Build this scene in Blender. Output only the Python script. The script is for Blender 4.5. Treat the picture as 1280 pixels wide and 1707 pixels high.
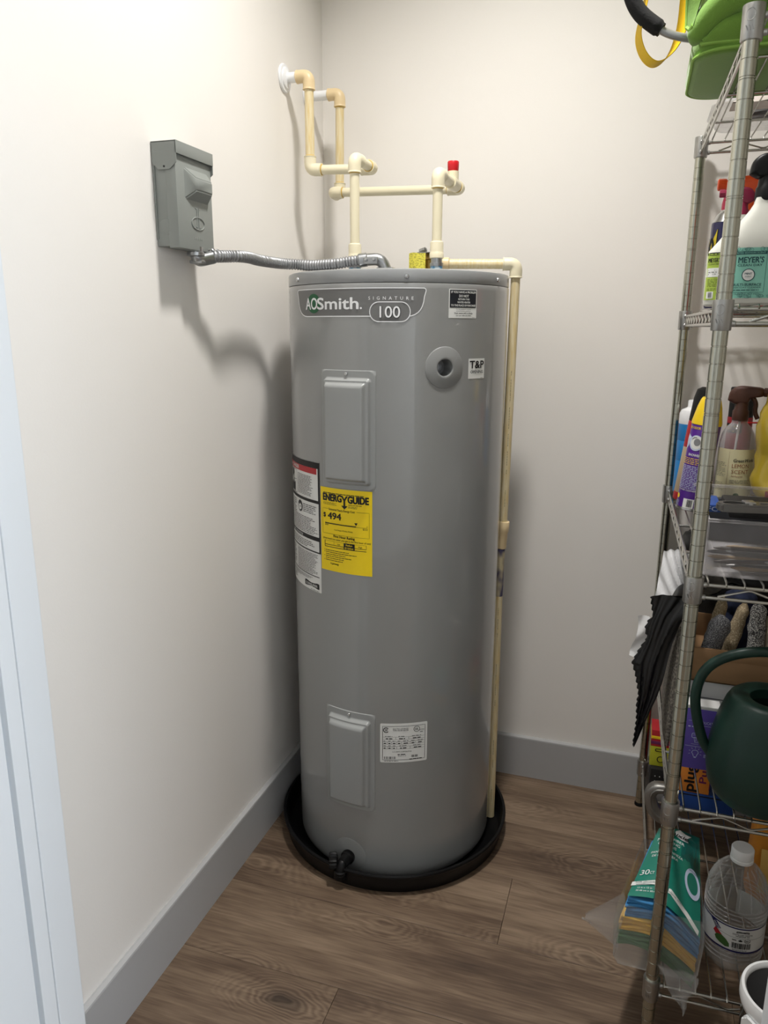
import bpy, bmesh, math, random
from mathutils import Vector, Matrix, noise
random.seed(7)
PI = math.pi
for o in list(bpy.data.objects): bpy.data.objects.remove(o)
SC = bpy.context.scene
COL = SC.collection

# ------------------------------------------------------------------ camera
cd = bpy.data.cameras.new('camera'); cam = bpy.data.objects.new('camera', cd); COL.objects.link(cam)
R_, U_, F_ = Vector((.950146, .311783, .003730)), Vector((-.077175, .223563, .971629)), Vector((-.302104, .923477, -.236480))
mw = Matrix((( R_.x, U_.x, -F_.x, .844041), (R_.y, U_.y, -F_.y, -2.045295), (R_.z, U_.z, -F_.z, 1.294945), (0, 0, 0, 1)))
cam.matrix_world = mw
cd.sensor_fit = 'VERTICAL'; cd.sensor_height = 24; cd.lens = 1262.06/1707*24; cd.clip_start = .02
SC.camera = cam

# ------------------------------------------------------------------ world, lamp, exposure
w = bpy.data.worlds.new('world'); SC.world = w; w.use_nodes = True
bg = w.node_tree.nodes['Background']
bg.inputs[0].default_value = (.80, .89, 1.0, 1); bg.inputs[1].default_value = 8.2
ld = bpy.data.lights.new('ceiling_lamp', 'AREA'); ld.shape = 'DISK'; ld.size = .16; ld.energy = 13.2; ld.spread = math.radians(122); ld.color = (1.0, .972, .938)
lo = bpy.data.objects.new('ceiling_lamp', ld); COL.objects.link(lo); lo.location = (.57, -.76, 2.64)
pd = bpy.data.lights.new('added_window_portal', 'AREA'); pd.shape = 'RECTANGLE'; pd.size = 1.3; pd.size_y = 1.5; pd.cycles.is_portal = True
po = bpy.data.objects.new('added_window_portal', pd); COL.objects.link(po); po.location = (2.75, -2.25, 1.45); po.rotation_euler = (0, math.radians(90), 0)   # unseen end window, added so blue sky light reaches the door jamb
vs = SC.view_settings
SC.display_settings.display_device = 'sRGB'
vs.view_transform = 'Standard'; vs.look = 'None'; vs.gamma = 1; vs.use_curve_mapping = False; vs.exposure = .08

# ------------------------------------------------------------------ materials
def lin(c):
    return tuple(((v/255)/12.92 if v/255 <= .04045 else ((v/255+.055)/1.055)**2.4) for v in c)
def mat(name, col, rough=.5, metal=0, var=.06, scale=25, bump=0, bscale=60, coat=0, trans=0, ior=1.45, alpha=1, spec=.5, stretch=(1, 1, 1), sheen=0, rvar=0, detail=4):
    m = bpy.data.materials.new(name); m.use_nodes = True
    nt = m.node_tree; N = nt.nodes; L = nt.links; b = N['Principled BSDF']
    c = lin(col)
    b.inputs['Roughness'].default_value = rough; b.inputs['Metallic'].default_value = metal
    b.inputs['Coat Weight'].default_value = coat; b.inputs['Coat Roughness'].default_value = .05
    b.inputs['Transmission Weight'].default_value = trans; b.inputs['IOR'].default_value = ior
    b.inputs['Alpha'].default_value = alpha; b.inputs['Specular IOR Level'].default_value = spec
    b.inputs['Sheen Weight'].default_value = sheen
    tc = N.new('ShaderNodeTexCoord'); mp = N.new('ShaderNodeMapping'); mp.inputs['Scale'].default_value = stretch
    L.new(tc.outputs['Object'], mp.inputs[0])
    nz = N.new('ShaderNodeTexNoise'); nz.inputs['Scale'].default_value = scale; nz.inputs['Detail'].default_value = detail
    L.new(mp.outputs[0], nz.inputs['Vector'])
    mx = N.new('ShaderNodeMix'); mx.data_type = 'RGBA'
    mx.inputs[6].default_value = (*[v*(1-var) for v in c], 1); mx.inputs[7].default_value = (*[min(1, v*(1+var)) for v in c], 1)
    L.new(nz.outputs[0], mx.inputs[0]); L.new(mx.outputs[2], b.inputs['Base Color'])
    if rvar:
        mr = N.new('ShaderNodeMapRange'); mr.inputs[3].default_value = max(0, rough-rvar); mr.inputs[4].default_value = rough+rvar
        L.new(nz.outputs[0], mr.inputs[0]); L.new(mr.outputs[0], b.inputs['Roughness'])
    if bump:
        n2 = N.new('ShaderNodeTexNoise'); n2.inputs['Scale'].default_value = bscale; n2.inputs['Detail'].default_value = 3
        L.new(mp.outputs[0], n2.inputs['Vector'])
        bp = N.new('ShaderNodeBump'); bp.inputs['Strength'].default_value = bump; bp.inputs['Distance'].default_value = .002
        L.new(n2.outputs[0], bp.inputs['Height']); L.new(bp.outputs[0], b.inputs['Normal'])
    return m
def two_tone(name, a, bcol, scale, thr=.5, rough=.7, stretch=(1, 1, 1), width=.08, bump=0, detail=2):
    """a plain procedural mix of two colours (flecks, weave)"""
    m = mat(name, a, rough, bump=bump, bscale=scale, stretch=stretch)
    nt = m.node_tree; N = nt.nodes; L = nt.links; b = N['Principled BSDF']
    mp = [n for n in N if n.type == 'MAPPING'][0]
    nz = N.new('ShaderNodeTexNoise'); nz.inputs['Scale'].default_value = scale; nz.inputs['Detail'].default_value = detail
    L.new(mp.outputs[0], nz.inputs['Vector'])
    r = N.new('ShaderNodeValToRGB'); r.color_ramp.elements[0].position = thr-width; r.color_ramp.elements[1].position = thr+width
    r.color_ramp.elements[0].color = (*lin(a), 1); r.color_ramp.elements[1].color = (*lin(bcol), 1)
    L.new(nz.outputs[0], r.inputs[0]); L.new(r.outputs[0], b.inputs['Base Color'])
    return m
def film(name, col, opacity=.25, rough=.15):
    """thin clear plastic: see-through mixed with a glossy skin"""
    m = bpy.data.materials.new(name); m.use_nodes = True
    nt = m.node_tree; N = nt.nodes; L = nt.links; b = N['Principled BSDF']
    out = [n for n in N if n.type == 'OUTPUT_MATERIAL'][0]
    b.inputs['Base Color'].default_value = (*lin(col), 1); b.inputs['Roughness'].default_value = rough
    t = N.new('ShaderNodeBsdfTransparent'); t.inputs[0].default_value = (.97, .97, .97, 1)
    lw = N.new('ShaderNodeLayerWeight'); lw.inputs[0].default_value = .35
    mr = N.new('ShaderNodeMapRange'); mr.inputs[3].default_value = opacity; mr.inputs[4].default_value = min(1, opacity+.45)
    L.new(lw.outputs['Facing'], mr.inputs[0])
    mx = N.new('ShaderNodeMixShader'); L.new(mr.outputs[0], mx.inputs[0]); L.new(t.outputs[0], mx.inputs[1]); L.new(b.outputs[0], mx.inputs[2])
    L.new(mx.outputs[0], out.inputs[0])
    tc = N.new('ShaderNodeTexCoord'); n2 = N.new('ShaderNodeTexNoise'); n2.inputs['Scale'].default_value = 45; L.new(tc.outputs['Object'], n2.inputs['Vector'])
    bp = N.new('ShaderNodeBump'); bp.inputs['Strength'].default_value = .25; bp.inputs['Distance'].default_value = .003
    L.new(n2.outputs[0], bp.inputs['Height']); L.new(bp.outputs[0], b.inputs['Normal'])
    return m
def wood_mat():
    m = bpy.data.materials.new('plank_wood'); m.use_nodes = True
    nt = m.node_tree; N = nt.nodes; L = nt.links; b = N['Principled BSDF']
    tc = N.new('ShaderNodeTexCoord'); oi = N.new('ShaderNodeObjectInfo')
    mul = N.new('ShaderNodeVectorMath'); mul.operation = 'SCALE'; mul.inputs[0].default_value = (37, 13, 5)
    L.new(oi.outputs['Random'], mul.inputs[3])
    add = N.new('ShaderNodeVectorMath'); L.new(tc.outputs['Object'], add.inputs[0]); L.new(mul.outputs[0], add.inputs[1])
    # knots: sparse cells that bend the grain
    mk = N.new('ShaderNodeMapping'); mk.inputs['Scale'].default_value = (2.6, 6.0, 0); L.new(add.outputs[0], mk.inputs[0])
    vo = N.new('ShaderNodeTexVoronoi'); vo.inputs['Scale'].default_value = 1; vo.inputs['Randomness'].default_value = 1; wn = N.new('ShaderNodeTexNoise'); wn.inputs['Scale'].default_value = 1; wn.inputs['Detail'].default_value = 2; mwn = N.new('ShaderNodeMapping'); mwn.inputs['Scale'].default_value = (9, 20, 1); L.new(add.outputs[0], mwn.inputs[0]); L.new(mwn.outputs[0], wn.inputs['Vector'])
    wm = N.new('ShaderNodeVectorMath'); wm.operation = 'SCALE'; wm.inputs[3].default_value = .22; L.new(wn.outputs['Color'], wm.inputs[0]); wa = N.new('ShaderNodeVectorMath'); L.new(mk.outputs[0], wa.inputs[0]); L.new(wm.outputs[0], wa.inputs[1])
    L.new(wa.outputs[0], vo.inputs['Vector'])
    kd = N.new('ShaderNodeMapRange'); kd.inputs[1].default_value = 0; kd.inputs[2].default_value = .42; kd.inputs[3].default_value = 1; kd.inputs[4].default_value = 0
    L.new(vo.outputs['Distance'], kd.inputs[0])
    # grain
    ns = N.new('ShaderNodeTexNoise'); ns.inputs['Scale'].default_value = 1; ns.inputs['Detail'].default_value = 3; 
    ms = N.new('ShaderNodeMapping'); ms.inputs['Scale'].default_value = (1.7, 8, 1); L.new(add.outputs[0], ms.inputs[0]); L.new(ms.outputs[0], ns.inputs['Vector'])
    hs = N.new('ShaderNodeMath'); hs.operation = 'MULTIPLY_ADD'; hs.inputs[1].default_value = .8; L.new(kd.outputs[0], hs.inputs[0]); L.new(ns.outputs[0], hs.inputs[2])
    rg = N.new('ShaderNodeMath'); rg.operation = 'MULTIPLY'; rg.inputs[1].default_value = 74; L.new(hs.outputs[0], rg.inputs[0])
    sn = N.new('ShaderNodeMath'); sn.operation = 'SINE'; L.new(rg.outputs[0], sn.inputs[0])
    fg = N.new('ShaderNodeTexNoise'); fg.inputs['Scale'].default_value = 1; fg.inputs['Detail'].default_value = 5
    mf = N.new('ShaderNodeMapping'); mf.inputs['Scale'].default_value = (9, 210, 1); L.new(add.outputs[0], mf.inputs[0]); L.new(mf.outputs[0], fg.inputs['Vector'])
    bn = N.new('ShaderNodeTexNoise'); bn.inputs['Scale'].default_value = 1; bn.inputs['Detail'].default_value = 4; bn.inputs['Roughness'].default_value = .65
    mb = N.new('ShaderNodeMapping'); mb.inputs['Scale'].default_value = (2.0, 11, 1); L.new(add.outputs[0], mb.inputs[0]); L.new(mb.outputs[0], bn.inputs['Vector'])
    am_ = N.new('ShaderNodeMath'); am_.operation = 'MULTIPLY_ADD'; am_.inputs[1].default_value = .12; am_.inputs[2].default_value = .012; L.new(kd.outputs[0], am_.inputs[0])
    a1 = N.new('ShaderNodeMath'); a1.operation = 'MULTIPLY_ADD'; L.new(am_.outputs[0], a1.inputs[1]); L.new(sn.outputs[0], a1.inputs[0]); L.new(bn.outputs[0], a1.inputs[2])
    a2 = N.new('ShaderNodeMath'); a2.operation = 'MULTIPLY_ADD'; a2.inputs[1].default_value = .46; L.new(fg.outputs[0], a2.inputs[0]); L.new(a1.outputs[0], a2.inputs[2])
    a3 = N.new('ShaderNodeMath'); a3.operation = 'MULTIPLY_ADD'; a3.inputs[1].default_value = .16; L.new(oi.outputs['Random'], a3.inputs[0]); L.new(a2.outputs[0], a3.inputs[2])
    rp = N.new('ShaderNodeValToRGB'); e = rp.color_ramp.elements
    e[0].position = .44; e[0].color = (*lin((62, 48, 38)), 1); e[1].position = .98; e[1].color = (*lin((140, 120, 100)), 1)
    q = rp.color_ramp.elements.new(.64); q.color = (*lin((93, 75, 60)), 1)
    q = rp.color_ramp.elements.new(.80); q.color = (*lin((117, 98, 80)), 1)
    L.new(a3.outputs[0], rp.inputs[0])
    kk = N.new('ShaderNodeMapRange'); kk.inputs[1].default_value = .02; kk.inputs[2].default_value = .16; kk.inputs[3].default_value = .9; kk.inputs[4].default_value = 0
    L.new(vo.outputs['Distance'], kk.inputs[0])
    mx = N.new('ShaderNodeMix'); mx.data_type = 'RGBA'; L.new(kk.outputs[0], mx.inputs[0]); L.new(rp.outputs[0], mx.inputs[6]); mx.inputs[7].default_value = (*lin((44, 33, 27)), 1)
    L.new(mx.outputs[2], b.inputs['Base Color'])
    b.inputs['Roughness'].default_value = .5; b.inputs['Specular IOR Level'].default_value = .4
    bp = N.new('ShaderNodeBump'); bp.inputs['Strength'].default_value = .25; bp.inputs['Distance'].default_value = .001
    L.new(a2.outputs[0], bp.inputs['Height']); L.new(bp.outputs[0], b.inputs['Normal'])
    return m

M = {}
M['wall'] = mat('painted_wall', (239, 235, 229), .55, var=.012, scale=3, bump=.06, bscale=220)
M['ceil'] = mat('ceiling_paint', (245, 244, 240), .8, var=.01)
M['trim'] = mat('baseboard_paint', (176, 176, 176), .35, var=.02, scale=8)
M['jamb'] = mat('door_frame_paint', (226, 230, 233), .4, var=.015, scale=6)
M['wood'] = wood_mat()
M['subfloor'] = mat('joint_brown', (112, 94, 80), .8)  # one even brown for the floor base, seen in the plank joints
M['tank'] = mat('grey_enamel', (141, 142, 141), .34, var=.012, scale=4, coat=1, bump=.02, bscale=3)
M['lid'] = mat('grey_lid_enamel', (148, 150, 151), .28, var=.012, scale=4, coat=.3)
M['cover'] = mat('grey_cover_enamel', (150, 152, 151), .3, var=.012, coat=.25)
M['plastic_grey'] = mat('grey_plastic', (138, 139, 138), .4, var=.02)
M['black'] = mat('black_plastic', (12, 12, 13), .45, var=.2, rvar=.08, bump=.05, spec=.3)
M['matte_black'] = mat('matte_black', (17, 17, 18), .6, var=.2)
M['zinc'] = mat('zinc_cast', (168, 170, 172), .32, 1, var=.12, scale=90, bump=.1)
M['chrome'] = mat('chrome_wire', (190, 189, 184), .24, 1, var=.05)
M['post'] = mat('plated_post', (184, 184, 172), .2, 1, var=.05, scale=40)
M['collar'] = mat('cast_collar', (176, 176, 174), .36, 1, var=.06, bump=.08, bscale=120)
M['conduit'] = mat('galvanised_conduit', (158, 159, 161), .42, .75, var=.1, scale=60)
M['boxgrey'] = mat('grey_steel_box', (138, 142, 138), .45, var=.02, scale=12, bump=.03)
M['cpvc'] = mat('cream_pipe', (228, 219, 190), .38, var=.03, scale=14, rvar=.06)
M['cpvc_tan'] = mat('tan_pipe', (226, 203, 160), .38, var=.04, scale=18)
M['cpvc_old'] = two_tone('glue_stained_pipe', (226, 212, 176), (214, 188, 124), 7, .60, .4, (30, 30, 3.5), .22)
M['glue'] = mat('yellow_glue', (205, 170, 80), .3, var=.2, scale=60)
M['purple_primer'] = two_tone('primer_stain', (196, 184, 150), (78, 74, 102), 26, .47, .4, (1, 1, .6), .06)
M['white_pl'] = mat('white_plastic', (238, 239, 240), .3, var=.015)
M['red'] = mat('red_plastic', (206, 30, 38), .35, var=.06)
M['tape'] = two_tone('blue_thread_tape', (90, 150, 190), (190, 205, 215), 90, .5, .4)
M['brass'] = mat('brass', (170, 140, 80), .35, 1)
M['ytag'] = two_tone('yellow_print_tag', (226, 216, 84), (164, 156, 62), 260, .56, .5, (1, 1, 1.6))
M['ink'] = mat('black_ink', (16, 16, 18), .5, var=.05)
M['navyink'] = mat('navy_ink', (24, 27, 36), .5, var=.05)
M['paper'] = mat('white_label', (226, 227, 224), .4, var=.01)
M['yellow'] = mat('energy_yellow', (246, 214, 20), .42, var=.01)
M['redink'] = mat('red_ink', (176, 36, 44), .45, var=.03)
M['logogrey'] = mat('logo_plate_grey', (112, 112, 111), .35, var=.02)
M['green'] = mat('logo_green', (24, 92, 56), .4, var=.03)
M['screw'] = mat('screw_steel', (205, 206, 207), .25, 1)
M['pipeink'] = mat('faded_pipe_ink', (150, 140, 112), .5)
M['greyink'] = mat('grey_ink', (92, 92, 92), .5)

# ------------------------------------------------------------------ mesh helpers
class MB:
    def __init__(s): s.v = []; s.f = []; s.mi = []; s.cur = 0
    def add(s, vs_, fs):
        n = len(s.v); s.v += [tuple(p) for p in vs_]; s.f += [tuple(i+n for i in f) for f in fs]; s.mi += [s.cur]*len(fs); return s
    def box(s, a, b, bev=0):
        x0, y0, z0 = a; x1, y1, z1 = b
        if bev <= 0:
            return s.add([(x0, y0, z0), (x1, y0, z0), (x1, y1, z0), (x0, y1, z0), (x0, y0, z1), (x1, y0, z1), (x1, y1, z1), (x0, y1, z1)],
                         [(3, 2, 1, 0), (4, 5, 6, 7), (0, 1, 5, 4), (1, 2, 6, 5), (2, 3, 7, 6), (3, 0, 4, 7)])
        bm = bmesh.new(); bmesh.ops.create_cube(bm, size=1)
        for v in bm.verts: v.co = Vector(((x0+x1)/2+v.co.x*(x1-x0), (y0+y1)/2+v.co.y*(y1-y0), (z0+z1)/2+v.co.z*(z1-z0)))
        bmesh.ops.bevel(bm, geom=bm.edges[:], offset=min(bev, .45*min(x1-x0, y1-y0, z1-z0)), segments=2, affect='EDGES', profile=.6)
        s.bm(bm); return s
    def bm(s, bm, mtx=None):
        bm.verts.index_update()
        s.add([(mtx @ v.co if mtx else v.co)[:] for v in bm.verts], [[v.index for v in f.verts] for f in bm.faces]); bm.free()
    def rings(s, rs, cap0=True, cap1=True, closed=True):
        n = len(rs[0]); vs_ = [p for r in rs for p in r]; fs = []
        for i in range(len(rs)-1):
            for j in range(n if closed else n-1):
                a = i*n+j; b = i*n+(j+1) % n
                fs.append((a, b, b+n, a+n))
        if cap0: fs.append(tuple(reversed(range(n))))
        if cap1: fs.append(tuple((len(rs)-1)*n+j for j in range(n)))
        return s.add(vs_, fs)
    def lathe(s, prof, c=(0, 0, 0), axis=(0, 0, 1), seg=32, cap0=True, cap1=True, sx=1, sy=1):
        """prof: (radius, height) pairs along axis from c"""
        ax = Vector(axis).normalized(); q = Vector((0, 0, 1)).rotation_difference(ax); c = Vector(c)
        rs = [[tuple(c + q @ Vector((r*sx*math.cos(2*PI*k/seg), r*sy*math.sin(2*PI*k/seg), h))) for k in range(seg)] for r, h in prof]
        return s.rings(rs, cap0, cap1)
    def tube(s, path, r, seg=12, cap=True, smooth=0):
        P = [Vector(p) for p in path]
        if smooth: P = spline(P, smooth)
        rad = r if callable(r) else (lambda t: r)
        rs = []; n = len(P); up = None; L = [0]
        for i in range(1, n): L.append(L[-1]+(P[i]-P[i-1]).length)
        for i in range(n):
            t = (P[min(i+1, n-1)]-P[max(i-1, 0)]).normalized()
            if up is None:
                a = Vector((0, 0, 1)) if abs(t.z) < .9 else Vector((1, 0, 0)); up = (a-t*a.dot(t)).normalized()
            else: up = (up-t*up.dot(t)).normalized()
            sd = t.cross(up); R = rad(L[i])
            rs.append([tuple(P[i]+sd*(R*math.sin(2*PI*k/seg))+up*(R*math.cos(2*PI*k/seg))) for k in range(seg)])
        return s.rings(rs, cap, cap)
    def grid(s, fn, nu, nv):
        vs_ = [tuple(fn(i/nu, j/nv)) for j in range(nv+1) for i in range(nu+1)]
        fs = [(j*(nu+1)+i, j*(nu+1)+i+1, (j+1)*(nu+1)+i+1, (j+1)*(nu+1)+i) for j in range(nv) for i in range(nu)]
        return s.add(vs_, fs)
    def prism(s, poly, fn, h0, h1):
        """poly of (u,v); fn(u,v,h)->xyz"""
        n = len(poly); a = [fn(u, v, h0) for u, v in poly]; b = [fn(u, v, h1) for u, v in poly]
        return s.add(a+b, [tuple(reversed(range(n))), tuple(range(n, 2*n))]+[(i, (i+1) % n, n+(i+1) % n, n+i) for i in range(n)])
    def xf(s, mtx):
        s.v = [tuple(mtx @ Vector(p)) for p in s.v]; return s
    def build(s, name, m, parent=None, smooth=True, ang=38, world=False, label=None):
        me = bpy.data.meshes.new(name)
        off = parent_loc(parent) if (world and parent) else Vector((0, 0, 0))
        me.from_pydata([tuple(Vector(p)-off) for p in s.v], [], s.f)
        ms = m if isinstance(m, (list, tuple)) else [m]
        for k in ms: me.materials.append(k)
        if len(ms) > 1: me.polygons.foreach_set('material_index', s.mi)
        if smooth:
            me.polygons.foreach_set('use_smooth', [True]*len(me.polygons)); me.set_sharp_from_angle(angle=math.radians(ang))
        me.update()
        o = bpy.data.objects.new(name, me); COL.objects.link(o)
        if parent: o.parent = parent
        if label: o['label'] = label
        return o
def parent_loc(p):
    v = Vector((0, 0, 0))
    while p: v = v+p.location; p = p.parent
    return v
def spline(P, n):
    out = []
    for i in range(len(P)-1):
        p0, p1, p2, p3 = P[max(i-1, 0)], P[i], P[i+1], P[min(i+2, len(P)-1)]
        for k in range(n):
            t = k/n; out.append(.5*((2*p1)+(p2-p0)*t+(2*p0-5*p1+4*p2-p3)*t*t+(3*p1-p0-3*p2+p3)*t**3))
    out.append(P[-1].copy()); return out
def fillet(path, r, n=6):
    """round the corners of a polyline"""
    P = [Vector(p) for p in path]; out = [P[0]]
    for i in range(1, len(P)-1):
        a = (P[i-1]-P[i]).normalized(); b = (P[i+1]-P[i]).normalized()
        d = min(r, (P[i-1]-P[i]).length*.49, (P[i+1]-P[i]).length*.49)
        A, B = P[i]+a*d, P[i]+b*d
        for k in range(n+1):
            t = k/n; out.append(A*(1-t)**2+P[i]*2*t*(1-t)+B*t*t)
    out.append(P[-1]); return out
def rrect(u0, v0, u1, v1, r, n=5):
    out = []
    for cx, cy, a in ((u1-r, v1-r, 0), (u0+r, v1-r, 90), (u0+r, v0+r, 180), (u1-r, v0+r, 270)):
        for k in range(n+1):
            t = math.radians(a+90*k/n); out.append((cx+r*math.cos(t), cy+r*math.sin(t)))
    return out
def ellipse(cu, cv, ru, rv, n=28): return [(cu+ru*math.cos(2*PI*k/n), cv+rv*math.sin(2*PI*k/n)) for k in range(n)]
def thing(name, label, cat, loc=(0, 0, 0), rotz=0, group=None, rot=None):
    o = bpy.data.objects.new(name, None); COL.objects.link(o); o.empty_display_size = .05
    o.location = loc; o.rotation_euler = rot if rot else (0, 0, rotz)
    o['label'] = label; o['category'] = cat
    if group: o['group'] = group
    return o
def tag(o, label, cat, group=None):
    o['label'] = label; o['category'] = cat
    if group: o['group'] = group
    return o
def struct(o): o['kind'] = 'structure'; return o
def n3(p, s, seed=0): return noise.noise_vector(Vector(p)*s+Vector((seed*7.3, seed*3.1, seed*1.7)))

# ------------------------------------------------------------------ flat print on a surface
class Print:
    """collects ink on a surface fn(u,v,h)->xyz (metres along the surface, h = lift)"""
    def __init__(s, fn, parent, curved=True): s.fn = fn; s.parent = parent; s.g = {}; s.curved = curved; s.k = 0
    def mb(s, m):
        if m not in s.g: s.g[m] = MB()
        return s.g[m]
    def h(s, lv): return .0004+.00025*lv
    def rect(s, u0, v0, u1, v1, m, lv=1):
        nu = max(1, int((u1-u0)/.003)) if s.curved else 1
        s.mb(m).grid(lambda a, b: s.fn(u0+(u1-u0)*a, v0+(v1-v0)*b, s.h(lv)), nu, 1)
    def poly(s, pts, m, lv=1):
        # fan from the centroid keeps curved patches smooth enough
        cu = sum(p[0] for p in pts)/len(pts); cv = sum(p[1] for p in pts)/len(pts); n = len(pts); rows = 3
        V = [s.fn(cu, cv, s.h(lv))]; F = []
        for k in range(1, rows+1):
            for u, v in pts: V.append(s.fn(cu+(u-cu)*k/rows, cv+(v-cv)*k/rows, s.h(lv)))
        for i in range(n):
            j = (i+1) % n; F.append((0, 1+i, 1+j))
            for k in range(rows-1): F.append((1+k*n+i, 1+(k+1)*n+i, 1+(k+1)*n+j, 1+k*n+j))
        s.mb(m).add(V, F)
    def line(s, pts, wd, m, lv=2, closed=False):
        if s.curved:
            fine_ = []; src = list(pts)+([pts[0]] if closed else [])
            for a, b in zip(src[:-1], src[1:]):
                k = max(1, int(math.hypot(b[0]-a[0], b[1]-a[1])/.007))
                fine_ += [(a[0]+(b[0]-a[0])*i/k, a[1]+(b[1]-a[1])*i/k) for i in range(k)]
            pts = fine_ if closed else fine_+[src[-1]]
        n = len(pts); q = []
        for i in range(n):
            a = pts[(i-1) % n] if (closed or i > 0) else pts[i]; b = pts[(i+1) % n] if (closed or i < n-1) else pts[i]
            d = Vector((b[0]-a[0], b[1]-a[1])); d = d.normalized() if d.length > 0 else Vector((1, 0)); q.append((-d.y, d.x))
        V = []; F = []
        for (u, v), (a, b) in zip(pts, q):
            V += [s.fn(u+a*wd/2, v+b*wd/2, s.h(lv)), s.fn(u-a*wd/2, v-b*wd/2, s.h(lv))]
        for i in range(n if closed else n-1):
            j = (i+1) % n; F.append((2*i, 2*i+1, 2*j+1, 2*j))
        s.mb(m).add(V, F)
    def text(s, t, u, v, size, m, lv=2, align='L', bold=0, width=None, slant=0, rot=0):
        """size = capital height in metres; (u,v) baseline start / centre"""
        c = bpy.data.curves.new('t', 'FONT'); c.body = t; c.size = 1; c.resolution_u = 4 if size > .009 else 2; c.shear = slant
        o = bpy.data.objects.new('t', c); me = bpy.data.meshes.new_from_object(o)
        V = [Vector(p.co) for p in me.vertices]; F = [tuple(p.vertices) for p in me.polygons]
        bpy.data.objects.remove(o); bpy.data.curves.remove(c); bpy.data.meshes.remove(me)
        if not V: return
        x0 = min(p.x for p in V); x1 = max(p.x for p in V); k = size/.69
        kx = width/(x1-x0) if width else k
        W = (x1-x0)*kx; ou = {'L': 0, 'C': -W/2, 'R': -W}[align]
        cr, sr = math.cos(rot), math.sin(rot)
        for q, (dx, dy) in enumerate(((0, 0),) if not bold else ((-1, 0), (1, 0), (0, -.8), (0, .8), (-.7, .6), (.7, .6), (-.7, -.6), (.7, -.6))):
            out = []
            for p in V:
                a, b = ou+(p.x-x0)*kx+dx*bold*k*.8, p.y*k+dy*bold*k*.8
                out.append(s.fn(u+a*cr-b*sr, v+a*sr+b*cr, s.h(lv)+.00001*q))
            s.mb(m).add(out, F)
    def fine(s, u0, u1, v0, v1, n, m, lv=2, fill=.55, seed=1, dens=.8):
        """unreadable rows of small print"""
        rr = random.Random(seed); dv = max(1e-4, (v1-v0)/n)
        for i in range(n):
            v = v1-dv*(i+1); u = u0; end = u0+(u1-u0)*rr.uniform(.6 if i % 4 == 3 else .86, 1)
            while u < end:
                wl = rr.uniform(.7, 3)*dv*1.1
                s.mb(m).grid(lambda a, b: s.fn(u+min(wl, end-u)*a, v+dv*fill*.72*b, s.h(lv)), 1, 1)
                u += wl+dv*.42/dens
    def bars(s, u0, u1, v0, v1, m, lv=3, seed=1, n=26):
        rr = random.Random(seed); wd = [rr.choice((1, 1, 2, 3)) for _ in range(n*2)]; k = (u1-u0)/sum(wd); u = u0
        for i, q in enumerate(wd):
            if i % 2 == 0: s.rect(u, v0, u+q*k, v1, m, lv)
            u += q*k
    def done(s, name='printing'):
        for m, b in s.g.items(): b.build(name, m, s.parent, smooth=False, world=True)
def label_patch(fn, pts_rect, r, name, m, parent, h=.0003, curved=True):
    u0, v0, u1, v1 = pts_rect; b = MB(); nu = max(1, int((u1-u0)/.006)) if curved else 1
    if r <= 0:
        b.grid(lambda a, c: fn(u0+(u1-u0)*a, v0+(v1-v0)*c, h), nu, 1)
    else:
        # column strips under a rounded outline
        N_ = max(nu, 24); V = []; F = []
        for i in range(N_+1):
            t = .5-.5*math.cos(PI*i/N_); u = u0+(u1-u0)*t; d = min(u-u0, u1-u); q = r-math.sqrt(max(0, r*r-(r-d)**2)) if d < r else 0
            V += [fn(u, v0+q, h), fn(u, v1-q, h)]
        for i in range(N_): F.append((2*i, 2*i+2, 2*i+3, 2*i+1))
        b.add(V, F)
    return b.build(name, m, parent, smooth=True, world=True)

# ================================================================== the room
XR, YF, ZC = 1.95, -1.288, 2.68           # right wall, inner face of the door wall, ceiling
struct(MB().box((-.12, YF, -.02), (0, .12, ZC)).build('wall_left', M['wall'], smooth=False))
struct(MB().box((0, 0, -.02), (XR, .12, ZC)).build('wall_back', M['wall'], smooth=False))
struct(MB().box((XR, YF, -.02), (XR+.12, .12, ZC)).build('wall_right', M['wall'], smooth=False))
f = MB(); f.box((-.12, -1.43, -.02), (.08, YF, ZC)); f.box((1.05, -1.43, -.02), (XR+.12, YF, ZC)); f.box((.08, -1.43, 2.07), (1.05, YF, ZC))
struct(f.build('wall_front', M['wall'], smooth=False))
struct(MB().box((-.12, -1.43, ZC), (XR+.12, .12, ZC+.1)).build('ceiling', M['ceil'], smooth=False))
# the hall outside, open to the sky through an added window at its right end
h = MB(); h.box((-1.3, -3.3, -.02), (2.9, -3.2, 2.7)); struct(h.build('wall_hall_back', M['wall'], smooth=False))
h = MB(); h.box((-1.3, -3.3, -.02), (-1.2, -1.43, 2.7)); h.box((-1.2, -1.50, -.02), (-.12, -1.43, 2.7)); struct(h.build('wall_hall_left', M['wall'], smooth=False))
h = MB(); h.box((2.07, -1.50, -.02), (2.9, -1.43, 2.7)); h.box((2.8, -3.3, -.02), (2.9, -1.43, .7)); h.box((2.8, -3.3, 2.2), (2.9, -1.43, 2.7)); h.box((2.8, -3.3, .7), (2.9, -2.9, 2.2)); h.box((2.8, -1.6, .7), (2.9, -1.43, 2.2))
struct(h.build('wall_hall_right', M['wall'], smooth=False))
struct(MB().box((-1.3, -3.3, 2.68), (2.9, -1.43, 2.78)).build('ceiling_hall', M['ceil'], smooth=False))
fl = struct(MB().box((-1.2, -4.2, -.05), (3.0, .12, -.010)).build('floor', M['subfloor'], smooth=False))
PW, GAP = .212, .0007
plank_me = {}
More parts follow.
